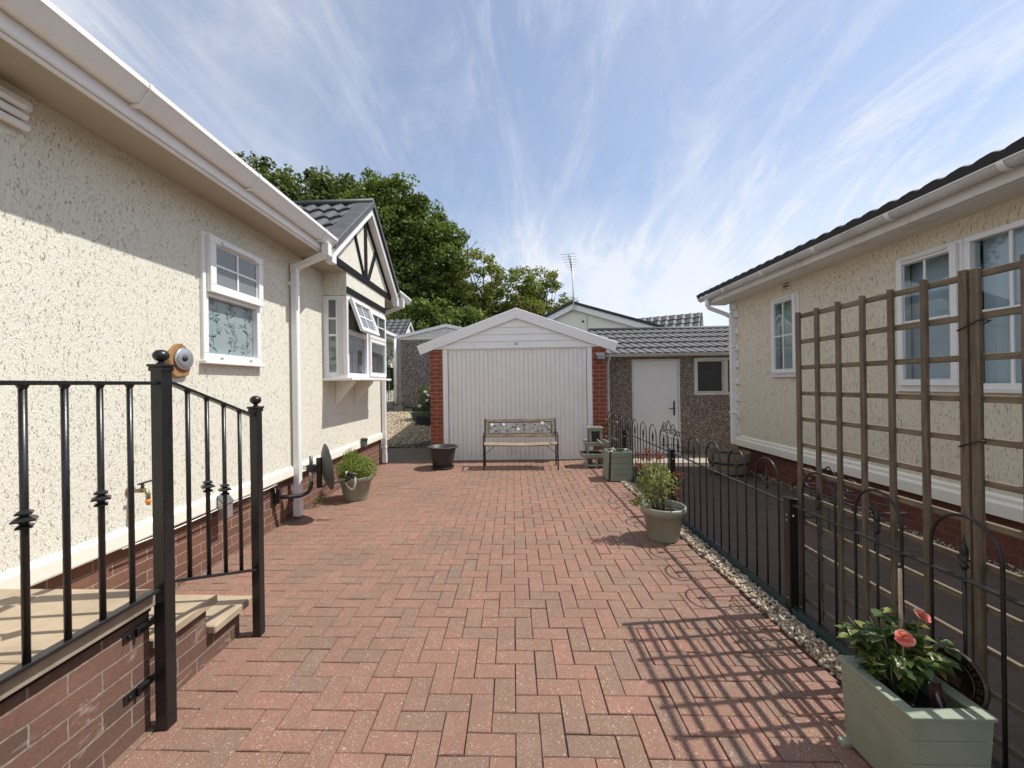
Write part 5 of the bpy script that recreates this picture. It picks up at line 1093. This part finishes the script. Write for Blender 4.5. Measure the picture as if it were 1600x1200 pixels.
P1, D1 = ell(700, (3.80, 5.2, -.06), (.10, 1.3, .05), .0); wd = leaf_cloud(P1, D1, .03, leaf_mat('dry_leaf', [(0, (.12, .08, .05)), (.5, (.22, .16, .11)), (1, (.35, .30, .24))], .2), 'leaf_litter', None); wd['kind'] = 'stuff'; tag(wd, 'dry leaf litter against the brick base of the right home', 'leaves')
# ------------------------------------------------------------------ FOREGROUND ROSE PLANTER
rz_ = R_(1.5)
fp = thing('rose_planter', 'sage board planter with two coral roses in the lower right corner', 'planter', (1.262, 1.318, 0))
x0, x1, y0, y1, zt = 1.262, 1.517, 1.318, 1.60, .322
b = MB()
for k in range(4):
    za_, zb_ = .018+k*.078, .018+k*.078+.0765
    ins = lambda z: .012*(1-z/.33)
    def ring(z): i = ins(z); return [(x0+i, y0+i), (x1-i, y0+i), (x1-i, y1-i), (x0+i, y1-i)]
    A = ring(za_); B = ring(zb_)
    for (p, q) in ((0, 1), (1, 2), (2, 3), (3, 0)):
        cxm, cym = (x0+x1)/2, (y0+y1)/2
        def inn(pt, t=.016): return (pt[0]+(t if pt[0] < cxm else -t), pt[1]+(t if pt[1] < cym else -t))
        vs = [(*A[p], za_), (*A[q], za_), (*B[q], zb_), (*B[p], zb_), (*inn(A[p]), za_), (*inn(A[q]), za_), (*inn(B[q]), zb_), (*inn(B[p]), zb_)]
        b.add(vs, [(0, 1, 2, 3), (7, 6, 5, 4), (0, 4, 5, 1), (1, 5, 6, 2), (2, 6, 7, 3), (3, 7, 4, 0)])
b.build('board_wall', M['sage'], fp, bevel=.0015)
b = MB(); b.frame(('z', 0, 1), 0, 1, 0, 1, .1, 0, 0) if False else None
e = .006; w_ = .036
b.box(x0-e, x1+e, y0-e, y0+w_, zt, zt+.012); b.box(x0-e, x0+w_, y0+w_+.0005, y1-w_-.0005, zt, zt+.012); b.box(x1-w_, x1+e, y0+w_+.0005, y1-w_-.0005, zt, zt+.012); b.box(x0-e, x1+e, y1-w_, y1+e, zt, zt+.012); b.build('rim', M['sage'], fp, bevel=.002)
b = MB(); b.box(x0-.014, x1+.014, y0-.004, y0+.03, 0, .017); b.box(x0-.014, x1+.014, y1-.03, y1+.004, 0, .017); b.build('foot', M['sage'], fp, bevel=.002)
b = MB(); b.box(x0+.02, x1-.02, y0+.02, y1-.02, .06, .255); b.build('soil', M['soil'], fp)
rb = thing('rose_bush', 'small rose bush with two open coral blooms growing in the near sage planter', 'rose', (1.40, 1.50, .255))
def leaf_big(mb, base, direction, up_v, ln, wd, curl=.25, n=7):
    base = Vector(base); d = Vector(direction).normalized(); u = Vector(up_v); s_v = d.cross(u).normalized(); u = s_v.cross(d).normalized()
    vs = []
    for k in range(n+1):
        t_ = k/n; w__ = wd*math.sin(math.pi*min(.99, t_**.8+.02))*(1+.08*(k % 2)); c_ = base+d*ln*t_-u*curl*ln*t_*t_
        vs += [c_-s_v*w__+u*w__*.35, c_, c_+s_v*w__+u*w__*.35]
    mb.add(vs, [(k*3+j, k*3+j+1, (k+1)*3+j+1, (k+1)*3+j) for k in range(n) for j in range(2)], True)
rr = random.Random(21)
st_ = MB(); lf = MB(); canes = []
tips = [(1.345, 1.50, .47), (1.36, 1.58, .50), (1.31, 1.56, .44), (1.295, 1.60, .49), (1.42, 1.50, .50), (1.47, 1.56, .52), (1.50, 1.48, .46), (1.40, 1.60, .52), (1.52, 1.56, .47), (1.38, 1.44, .42), (1.33, 1.46, .40), (1.45, 1.44, .43), (1.27, 1.56, .46), (1.54, 1.50, .45)]
for tx, ty, tz in tips:
    b0 = Vector((1.39+rr.uniform(-.03, .03), 1.50+rr.uniform(-.03, .03), .255)); tip = Vector((tx, ty, tz)); mid_ = b0.lerp(tip, .5)+Vector((rr.uniform(-.01, .01), rr.uniform(-.01, .01), .03))
    st_.tube([b0, mid_, tip], [.0035, .0028, .0018], 6)
    for q in range(9):
        t_ = rr.uniform(.3, 1.02); p = b0.lerp(mid_, t_*2) if t_ < .5 else mid_.lerp(tip, (t_-.5)*2)
        a = rr.uniform(0, 6.28); d = Vector((math.cos(a), math.sin(a), rr.uniform(-.15, .45))); pet = p+d*.022; st_.tube([p, pet], .001, 4)
        for off in (-.9, 0, .9):
            dd_ = Matrix.Rotation(off, 3, 'Z') @ d; ln = rr.uniform(.030, .062); leaf_big(lf, pet, dd_, (0, 0, 1), ln, ln*.33, rr.uniform(.1, .5))
st_.build('cane', M['stem'], rb)
M['rose_leaf_big'] = island('rose_leaf_gloss', [(0, (.035, .07, .02)), (.35, (.06, .11, .028)), (.6, (.15, .20, .05)), (.75, (.03, .06, .025)), (.9, (.24, .26, .07)), (1, (.22, .16, .05))], .28, None, .25, .5, 50).m
lf.build('leaf', M['rose_leaf_big'], rb, fix=False)
def bloom(c, r, tilt, nm='bloom', cols=((.80, .30, .24), (.86, .42, .34))):
    b = MB(); c = Vector(c); ax = Vector(tilt).normalized(); q = ax.to_track_quat('Z', 'Y').to_matrix()
    for ring_, (n_, rad, hgt, op) in enumerate(((3, .26, .95, .1), (4, .42, .92, .2), (5, .62, .85, .35), (5, .82, .68, .6), (6, 1.02, .5, .9))):
        for k in range(n_):
            a = 2*math.pi*k/n_+ring_*.7+random.uniform(-.15, .15); wdt = 2.7*math.pi/n_/2.1; sc_ = random.uniform(.86, 1.14); hgt_ = hgt*random.uniform(.82, 1.15)
            vs = []; nu_, nv_ = 6, 5
            for j in range(nv_+1):
                v_ = j/nv_
                for i in range(nu_+1):
                    u_ = i/nu_-.5; an = a+u_*2*wdt*(1-.2*v_); rr_ = sc_*rad*(.25+.75*math.sin(v_*math.pi/2))*(1+.12*op*v_*v_)+ring_*.02; zz_ = hgt_*v_**.8*(1-.45*(2*u_)**2*v_)-.18*op*max(0, v_-.7)*2
                    vs.append(c+q @ Vector((rr_*r*math.cos(an), rr_*r*math.sin(an), zz_*r*1.0)))
            b.add(vs, [(j*(nu_+1)+i, j*(nu_+1)+i+1, (j+1)*(nu_+1)+i+1, (j+1)*(nu_+1)+i) for j in range(nv_) for i in range(nu_)], True)
    return b.build(nm, M['rose_petal'], rb, fix=False)
M['rose_petal'] = island('coral_petal', [(0, (.66, .13, .11)), (.5, (.82, .28, .22)), (1, (.88, .48, .40))], .5, None, .25, .3, 30).m
bloom((1.345, 1.43, .515), .0225, (-.25, -.75, .6)); bloom((1.475, 1.50, .55), .0195, (.15, -.55, .8))
st2 = MB(); st2.tube([(1.385, 1.48, .26), (1.36, 1.45, .40), (1.345, 1.432, .515)], .0022, 6); st2.tube([(1.41, 1.5, .26), (1.455, 1.505, .42), (1.475, 1.502, .55)], .0022, 6); st2.build('flower_stem', M['stem'], rb)
b = MB(); b.bar((1.47, 1.57, .20), (1.448, 1.55, .70), .0085, .0085); tag(b.build('cane_stake', M['raw_wood']), 'short pale wooden stake standing among the roses', 'stake')
# memorial disc leaning inside the planter
md = thing('memorial_plaque', 'dark round memorial plaque with raised lettering at the back of the near planter', 'plaque', (1.535, 1.43, .33))
Mq = Matrix.Translation((1.54, 1.452, .355)) @ Matrix.Rotation(R_(12), 4, 'Y') @ Matrix(((0, 0, -1, 0), (-1, 0, 0, 0), (0, 1, 0, 0), (0, 0, 0, 1)))
M['plaque'] = plain('dark_bronze', (.045, .034, .024), .45, .4, .2, 20); M['plaque_hi'] = plain('worn_bronze', (.10, .075, .045), .4, .6, .2, 30)
b = MB(); b.M = Mq; b.lathe([(.097, -.006), (.097, .004), (1e-4, .004)], (0, 0, 0), 48); b.build('disc', M['plaque'], md)
b = MB(); b.M = Mq
for r0_, r1_ in ((.092, .096), (.062, .064)): b.lathe([(r0_, .0042), (r0_, .008), (r1_, .008), (r1_, .0042)], (0, 0, 0), 48)
b.box(-.05, .02, -.017, .017, .0042, .007); b.build('ring', M['plaque_hi'], md)
for i, ch in enumerate('MEMORY'):
    cu_ = bpy.data.curves.new('letter', 'FONT'); cu_.body = ch; cu_.size = .023; cu_.extrude = .0016; cu_.align_x = 'CENTER'; cu_.align_y = 'CENTER'
    tmp = bpy.data.objects.new('letter_tmp', cu_); me = bpy.data.meshes.new_from_object(tmp); bpy.data.objects.remove(tmp)
    a = R_(62-i*17); Ml = Mq @ Matrix.Translation((.077*math.cos(a), .077*math.sin(a), .006)) @ Matrix.Rotation(a-math.pi/2, 4, 'Z')
    me.transform(Matrix.Translation(-Vector(md.location)) @ Ml); me.materials.clear(); me.materials.append(M['plaque_hi']); lo_ = bpy.data.objects.new('letter', me); COL.objects.link(lo_); lo_.parent = md
t = thing('plant_label', 'small dark picture label standing in the near rose planter', 'label', (1.42, 1.36, .26))
b = MB(); b.M = Matrix.Translation((1.425, 1.40, .325)) @ Matrix.Rotation(R_(-12), 4, 'X') @ Matrix.Rotation(R_(10), 4, 'Z'); b.box(-.026, .026, -.0008, .0008, -.05, .048); b.build('card', plain('dark_red_card', (.05, .012, .015), .3, 0, .8, 40), t)
b = MB(); b.M = Matrix.Translation((1.425, 1.3985, .325)) @ Matrix.Rotation(R_(-12), 4, 'X') @ Matrix.Rotation(R_(10), 4, 'Z'); b.prism([(-.006, .02), (.003, .024), (.012, -.01), (.014, -.03), (.006, -.028), (-.004, .0)], 'y', -.0012, -.0004); b.build('picture', M['petal_grey'], t)
# ------------------------------------------------------------------ SATELLITE DISH
ds = thing('satellite_dish', 'grey satellite dish on a curved wall bracket beside the left downpipe', 'satellite dish', (-2.42, 3.93, .32))
b = MB(); b.box(-2.434, -2.426, 3.87, 3.97, .22, .42); b.prism([(3.90, .25), (3.93, .25), (3.93, .40), (3.90, .40)], 'x', -2.4255, -2.36); b.build('wall_plate', M['iron'], ds, bevel=.003)
b = MB(); b.tube([(-2.39, 3.92, .315), (-2.30, 3.97, .30), (-2.22, 4.03, .295), (-2.17, 4.08, .31), (-2.145, 4.10, .36), (-2.14, 4.105, .42)], .021, 12); b.build('curved_arm', M['black'], ds)
b = MB(); b.tube([(-2.14, 4.105, .415), (-2.14, 4.105, .56)], .019, 12); b.build('mast', M['galv'], ds)
b = MB(); b.tube([(-2.14, 4.105, .56), (-2.14, 4.105, .69)], .0185, 12); b.build('mast_top', M['grey_metal'], ds)
dn = Vector((.76, .62, .10)).normalized(); dc = Vector((-2.01, 4.20, .555)); dq = dn.to_track_quat('Z', 'Y').to_matrix().to_4x4(); dM = Matrix.Translation(dc) @ dq
b = MB(); b.M = dM; prof = []
for k in range(11): r = .245*k/10; prof.append((max(r, 1e-4), -.062+1.03*r*r))
prof2 = [(r, z+.0035) for r, z in prof][::-1]; b.lathe(prof+[(.252, .003), (.252, .008)]+prof2, (0, 0, 0), 44, True, .84, 1.0); b.build('reflector', plain('dish_grey', (.075, .08, .078), .5, 0, .08, 6), ds)
b = MB(); b.bar(dc-dn*.085+Vector((0, 0, .12)), dc-dn*.085-Vector((0, 0, .20)), .05, .03); b.bar(dc-dn*.07, Vector((-2.14, 4.105, .56)), .045, .06); b.box(-2.175, -2.105, 4.07, 4.14, .53, .60); b.tube([(-2.21, 4.07, .585), (-2.08, 4.13, .585)], .006, 6); b.tube([(-2.21, 4.07, .565), (-2.12, 4.07, .565)], .005, 6); b.build('clamp', M['black'], ds, bevel=.003)
a0_ = dc-Vector((0, 0, .235))+dn*.0; a1_ = dc+dn*.34-Vector((0, 0, .235)); hd = Vector((-1.745, 4.19, .44))
b = MB(); b.bar(dc-dn*.06-Vector((0, 0, .20)), dc-Vector((.02, 0, .18)), .03, .02); b.bar(dc-Vector((.02, 0, .18)), hd-Vector((.05, .0, .03)), .018, .014); b.build('feed_arm', M['grey_metal'], ds)
b = MB(); b.tube([hd-Vector((.07, 0, .035)), hd-Vector((.02, 0, .01)), hd+Vector((.0, 0, .02))], .014, 8); b.tube([hd-Vector((.045, .0, -.045)), hd+Vector((.01, .0, .04)), hd+Vector((.055, .0, .03))], [.022, .018, .016], 12); b.build('feed_head', M['black_plastic'], ds)
b = MB(); b.tube([hd+Vector((-.062, 0, .048)), hd+Vector((-.045, 0, .045))], .024, 14); b.build('feed_cap', M['galv'], ds)
b = MB(); b.tube([hd+Vector((.03, 0, .01)), hd+Vector((.035, 0, -.06)), hd+Vector((.02, 0, -.11)), hd+Vector((-.015, 0, -.12)), hd+Vector((-.045, 0, -.09)), hd+Vector((-.07, 0, -.045))], .0045, 8); b.tube([hd+Vector((.042, 0, .01)), hd+Vector((.045, 0, -.06)), hd+Vector((.028, 0, -.118)), hd+Vector((-.015, 0, -.13))], .0045, 8); b.build('feed_cable', M['white_cable'], ds)
b = MB(); b.tube([(-2.36, 3.86, .45), (-2.40, 3.88, .44), (-2.40, 3.90, .36), (-2.38, 3.93, .33)], .004, 6); b.build('cable', M['white_cable'], ds)
# ------------------------------------------------------------------ trough and lattice on the bank
tr = thing('trough_planter', 'green trough of white and red flowers on the gravel bank behind the garage pier', 'planter', (-2.5, 11.6, .36))
b = MB(); b.add([(-2.92, 11.45, .36), (-2.0, 11.45, .36), (-2.0, 11.70, .36), (-2.92, 11.70, .36), (-2.98, 11.38, .62), (-1.95, 11.38, .62), (-1.95, 11.77, .62), (-2.98, 11.77, .62)], [(0, 3, 2, 1), (4, 5, 6, 7), (0, 1, 5, 4), (1, 2, 6, 5), (2, 3, 7, 6), (3, 0, 4, 7)]); b.box(-3.0, -1.93, 11.36, 11.79, .60, .635)
b.build('trough', plain('trough_green', (.10, .14, .09), .5, 0, .1, 6), tr, bevel=.004)
P1, D1 = ell(1500, (-2.5, 11.6, .95), (.45, .25, .42), .1); leaf_cloud(P1, D1, .055, M['weed'], 'foliage', tr)
P1, D1 = ell(220, (-2.62, 11.6, 1.30), (.32, .2, .16), .1); leaf_cloud(P1, D1, .045, M['weed'], 'foliage', tr)
b = MB()
for k in range(16): x = -2.9+k*.055; b.tube([(x, 11.6, .6), (x+rng.uniform(-.05, .05), 11.6, 1.0), (x+rng.uniform(-.1, .1), 11.6+rng.uniform(-.1, .1), rng.uniform(1.1, 1.45))], .004, 4)
b.build('stem', M['stem'], tr)
for x, z in ((-2.55, 1.22), (-2.50, .98), (-2.45, 1.12), (-2.72, .82)):
    P1, D1 = ell(60, (x, 11.42, z), (.055, .04, .04), .1); leaf_cloud(P1, D1, .05, M['flower_white'], 'white_flower', tr, aspect=.8)
for x, z in ((-2.78, 1.18), (-2.74, 1.24), (-2.68, 1.33)):
    P1, D1 = ell(30, (x, 11.42, z), (.035, .03, .025), .1); leaf_cloud(P1, D1, .03, M['red_leaf'], 'red_flower', tr, aspect=.8)
t = thing('lattice_screen', 'low black lattice screen lying across the gravel bank below the green trough', 'screen', (-2.3, 10.6, .25))
b = MB()
pA, pB, h_ = Vector((-2.72, 10.85, .29)), Vector((-1.6, 10.55, .24)), Vector((0, .12, .27))
for k in range(19):
    for s in (0, 1):
        p = pA.lerp(pB, k/18); q = pA.lerp(pB, min(1, max(0, (k+(1.6 if s else -1.6))/18)))+h_; b.bar(p+Vector((0, .006*s, 0)), q+Vector((0, .006*s, 0)), .012, .006)
b.bar(pA, pB, .02); b.bar(pA+h_, pB+h_, .02); b.build('lattice', M['black_plastic'], t)
b = MB(); b.add([pA+Vector((0, .05, 0)), pB+Vector((0, .05, 0)), pB+h_+Vector((0, .05, 0)), pA+h_+Vector((0, .05, 0))], [(0, 1, 2, 3)]); b.build('backing', M['dark_room'], t)
b = MB(); b.add([(-2.78, 8.96, .055), (-1.4, 9.0, .055), (-1.4, 9.9, .19), (-1.75, 9.5, .14), (-2.2, 9.12, .085)], [(0, 1, 2, 3, 4)]); tag(b.build('membrane', M['black_plastic']), 'dark edge of weed membrane showing at the foot of the gravel bank', 'membrane')
t = thing('climbing_plant', 'thin leafy climber against the distant home left of the far garage', 'plant', (-4.35, 13.6, .8))
b = MB()
for k in range(5): b.tube([(-4.4+.08*k, 13.6, .8), (-4.45+.1*k, 13.6, 1.8), (-4.35+.05*k, 13.6, 3.0)], .008, 4)
b.build('stem', M['stem'], t); P1, D1 = ell(900, (-4.35, 13.6, 2.0), (.30, .2, 1.15), .0); leaf_cloud(P1, D1, .07, M['weed'], 'foliage', t)
# ------------------------------------------------------------------ TREES
M['leaf_dark'] = leaf_mat('dark_tree_leaf', [(0, (.055, .08, .02)), (.4, (.09, .125, .032)), (.75, (.13, .16, .048)), (1, (.17, .19, .07))], .30, .6)
M['leaf_mid'] = leaf_mat('mid_tree_leaf', [(0, (.06, .10, .02)), (.4, (.11, .16, .035)), (.75, (.155, .205, .05)), (1, (.20, .24, .075))], .32, .6)
M['leaf_oak'] = leaf_mat('oak_leaf', [(0, (.10, .13, .025)), (.4, (.17, .20, .04)), (.75, (.23, .25, .06)), (1, (.29, .29, .10))], .38, .6)
def tree(name, label, base, ht, blobs, nclump, leafs, lsize, mat, trunk_r, crown_w, seed, group='trees behind the garages', lean=(0, 0)):
    global rng
    rng = np.random.default_rng(seed); r_ = random.Random(seed)
    t = thing(name, label, 'tree', base, group=group); bx, by, bz = base
    # clump centres over the blobs
    C_ = []
    wt = np.array([b_[3]*b_[4]*b_[5] for b_ in blobs])**.67; wt /= wt.sum()
    for b_, w__ in zip(blobs, wt):
        k = max(3, int(nclump*w__)); d = rng.normal(size=(k, 3)); d /= np.linalg.norm(d, axis=1)[:, None]; q = rng.uniform(.62, 1.03, (k, 1)); c_ = np.array(b_[:3])+d*q*np.array(b_[3:6]); C_.append(c_)
    C_ = np.concatenate(C_); n = len(C_)
    cr = rng.uniform(.45, 1.0, n)*crown_w
    idx = np.repeat(np.arange(n), leafs); m = len(idx)
    d = rng.normal(size=(m, 3)); d /= np.linalg.norm(d, axis=1)[:, None]; rad = rng.uniform(.15, 1, (m, 1))**.55
    P = C_[idx]+d*rad*cr[idx][:, None]*np.array([1, 1, .62])
    nr_ = d*.6+np.array([0, 0, .7]); leaf_cloud(P, nr_, lsize, mat, 'crown', t, aspect=.7)
    b = MB(); b.tube([(bx, by, bz-.3), (bx+lean[0]*.2, by, bz+ht*.15), (bx+lean[0]*.6, by, bz+ht*.38), (bx+lean[0], by, bz+ht*.62)], [trunk_r*1.35, trunk_r, trunk_r*.8, trunk_r*.45], 10)
    for k in range(min(n, 60)):
        tgt = Vector(C_[r_.randrange(n)]); s = r_.uniform(.22, .55); p0 = Vector((bx+lean[0]*s, by, bz+ht*s)); mid_ = p0.lerp(tgt, .5)+Vector((r_.uniform(-.5, .5), r_.uniform(-.5, .5), r_.uniform(-.2, .8)))
        b.tube([p0, p0.lerp(mid_, .6)+Vector((0, 0, .2)), mid_, tgt.lerp(mid_, .3), tgt], [trunk_r*.34, trunk_r*.26, trunk_r*.18, trunk_r*.1, .02], 6)
    b.build('trunk', M['bark'], t)
    return t
tree('broadleaf_tree', 'dark broad-crowned tree farthest left behind the roofs', (-14, 30, .5), 16, [(-15, 30, 12.2, 6.0, 4, 5.0), (-11.5, 29.5, 13.0, 4.2, 3.5, 3.8), (-19.5, 30, 14.0, 4.6, 4, 4.5), (-22.5, 30, 13.0, 4, 4, 4.6), (-13, 29, 6, 6, 4, 4)], 1250, 85, .33, M['leaf_dark'], .5, 1.25, 1)
tree('broadleaf_tree', 'tall dense green tree with a rounded crown just right of the bay gable', (-7.2, 26, .5), 15, [(-8.2, 26, 11.6, 3.1, 3, 3.6), (-5.4, 26, 9.4, 2.5, 2.6, 3.6), (-7, 26, 6.5, 3.8, 3, 4), (-10.2, 26.5, 8, 3, 3, 4), (-5.4, 26.2, 4.5, 2.8, 2.4, 3)], 900, 105, .25, M['leaf_mid'], .45, 1.0, 2)
tree('oak_tree', 'loose light green tree showing its limbs behind the garage ridge, centre left', (-1.6, 25, .5), 10.5, [(-2.0, 25, 8.0, 1.9, 2, 2.0), (.1, 25.3, 7.0, 1.8, 2, 1.7), (-3.2, 25, 6.3, 1.7, 2, 1.9), (-1.2, 25, 5.2, 2.5, 2, 1.5), (1.0, 25.3, 5.6, 1.2, 1.5, 1.2)], 240, 72, .18, M['leaf_oak'], .22, .66, 3)
tree('oak_tree', 'small open-crowned light tree behind the aerial and garage ridge', (1.75, 27, .5), 9.5, [(1.6, 27, 8.1, 1.7, 1.6, 1.1), (2.6, 27, 6.8, 1.5, 1.5, 1.3), (.9, 27, 6.4, 1.5, 1.6, 1.3), (3.3, 27, 6.0, .9, 1, .8), (1.6, 27, 5.2, 2.0, 1.5, .9)], 165, 66, .17, M['leaf_oak'], .18, .55, 4)
b = MB(); dt = thing('bare_branch', 'bare dead twigs sticking up above the light green tree', 'branch', (-2.75, 25, 9.2))
b.tube([(-2.75, 25, 8.6), (-2.75, 25, 10.0), (-2.85, 25, 10.9)], [.05, .03, .012], 6)
for q in (((-2.75, 25, 9.8), (-2.3, 25, 10.3), (-2.05, 25, 10.45)), ((-2.75, 25, 10.1), (-3.05, 25, 10.6), (-3.2, 25, 11.0)), ((-2.8, 25, 10.4), (-2.6, 25, 10.9), (-2.55, 25, 11.2)), ((-2.3, 25, 10.3), (-2.2, 25, 10.6))): b.tube(q, .014, 5)
b.build('twig', M['bark'], dt)
tree('oak_tree', 'low loose green tree at the foot of the tall trees, behind the far garage', (-4.6, 22, .5), 6.5, [(-4.6, 22, 4.6, 2.4, 1.8, 1.5), (-7.5, 22.5, 4.2, 2.4, 1.8, 1.6), (-2.6, 22.5, 4.4, 1.8, 1.5, 1.3)], 260, 80, .22, M['leaf_mid'], .2, .7, 5)
tree('oak_tree', 'dark leafy growth right behind the garage ridge between the trunks', (.5, 31, .5), 7, [(-1, 31, 3.6, 4, 1.5, 2.2), (5, 32, 3.0, 4, 1.5, 2.0)], 220, 80, .3, M['leaf_dark'], .2, 1., 6)
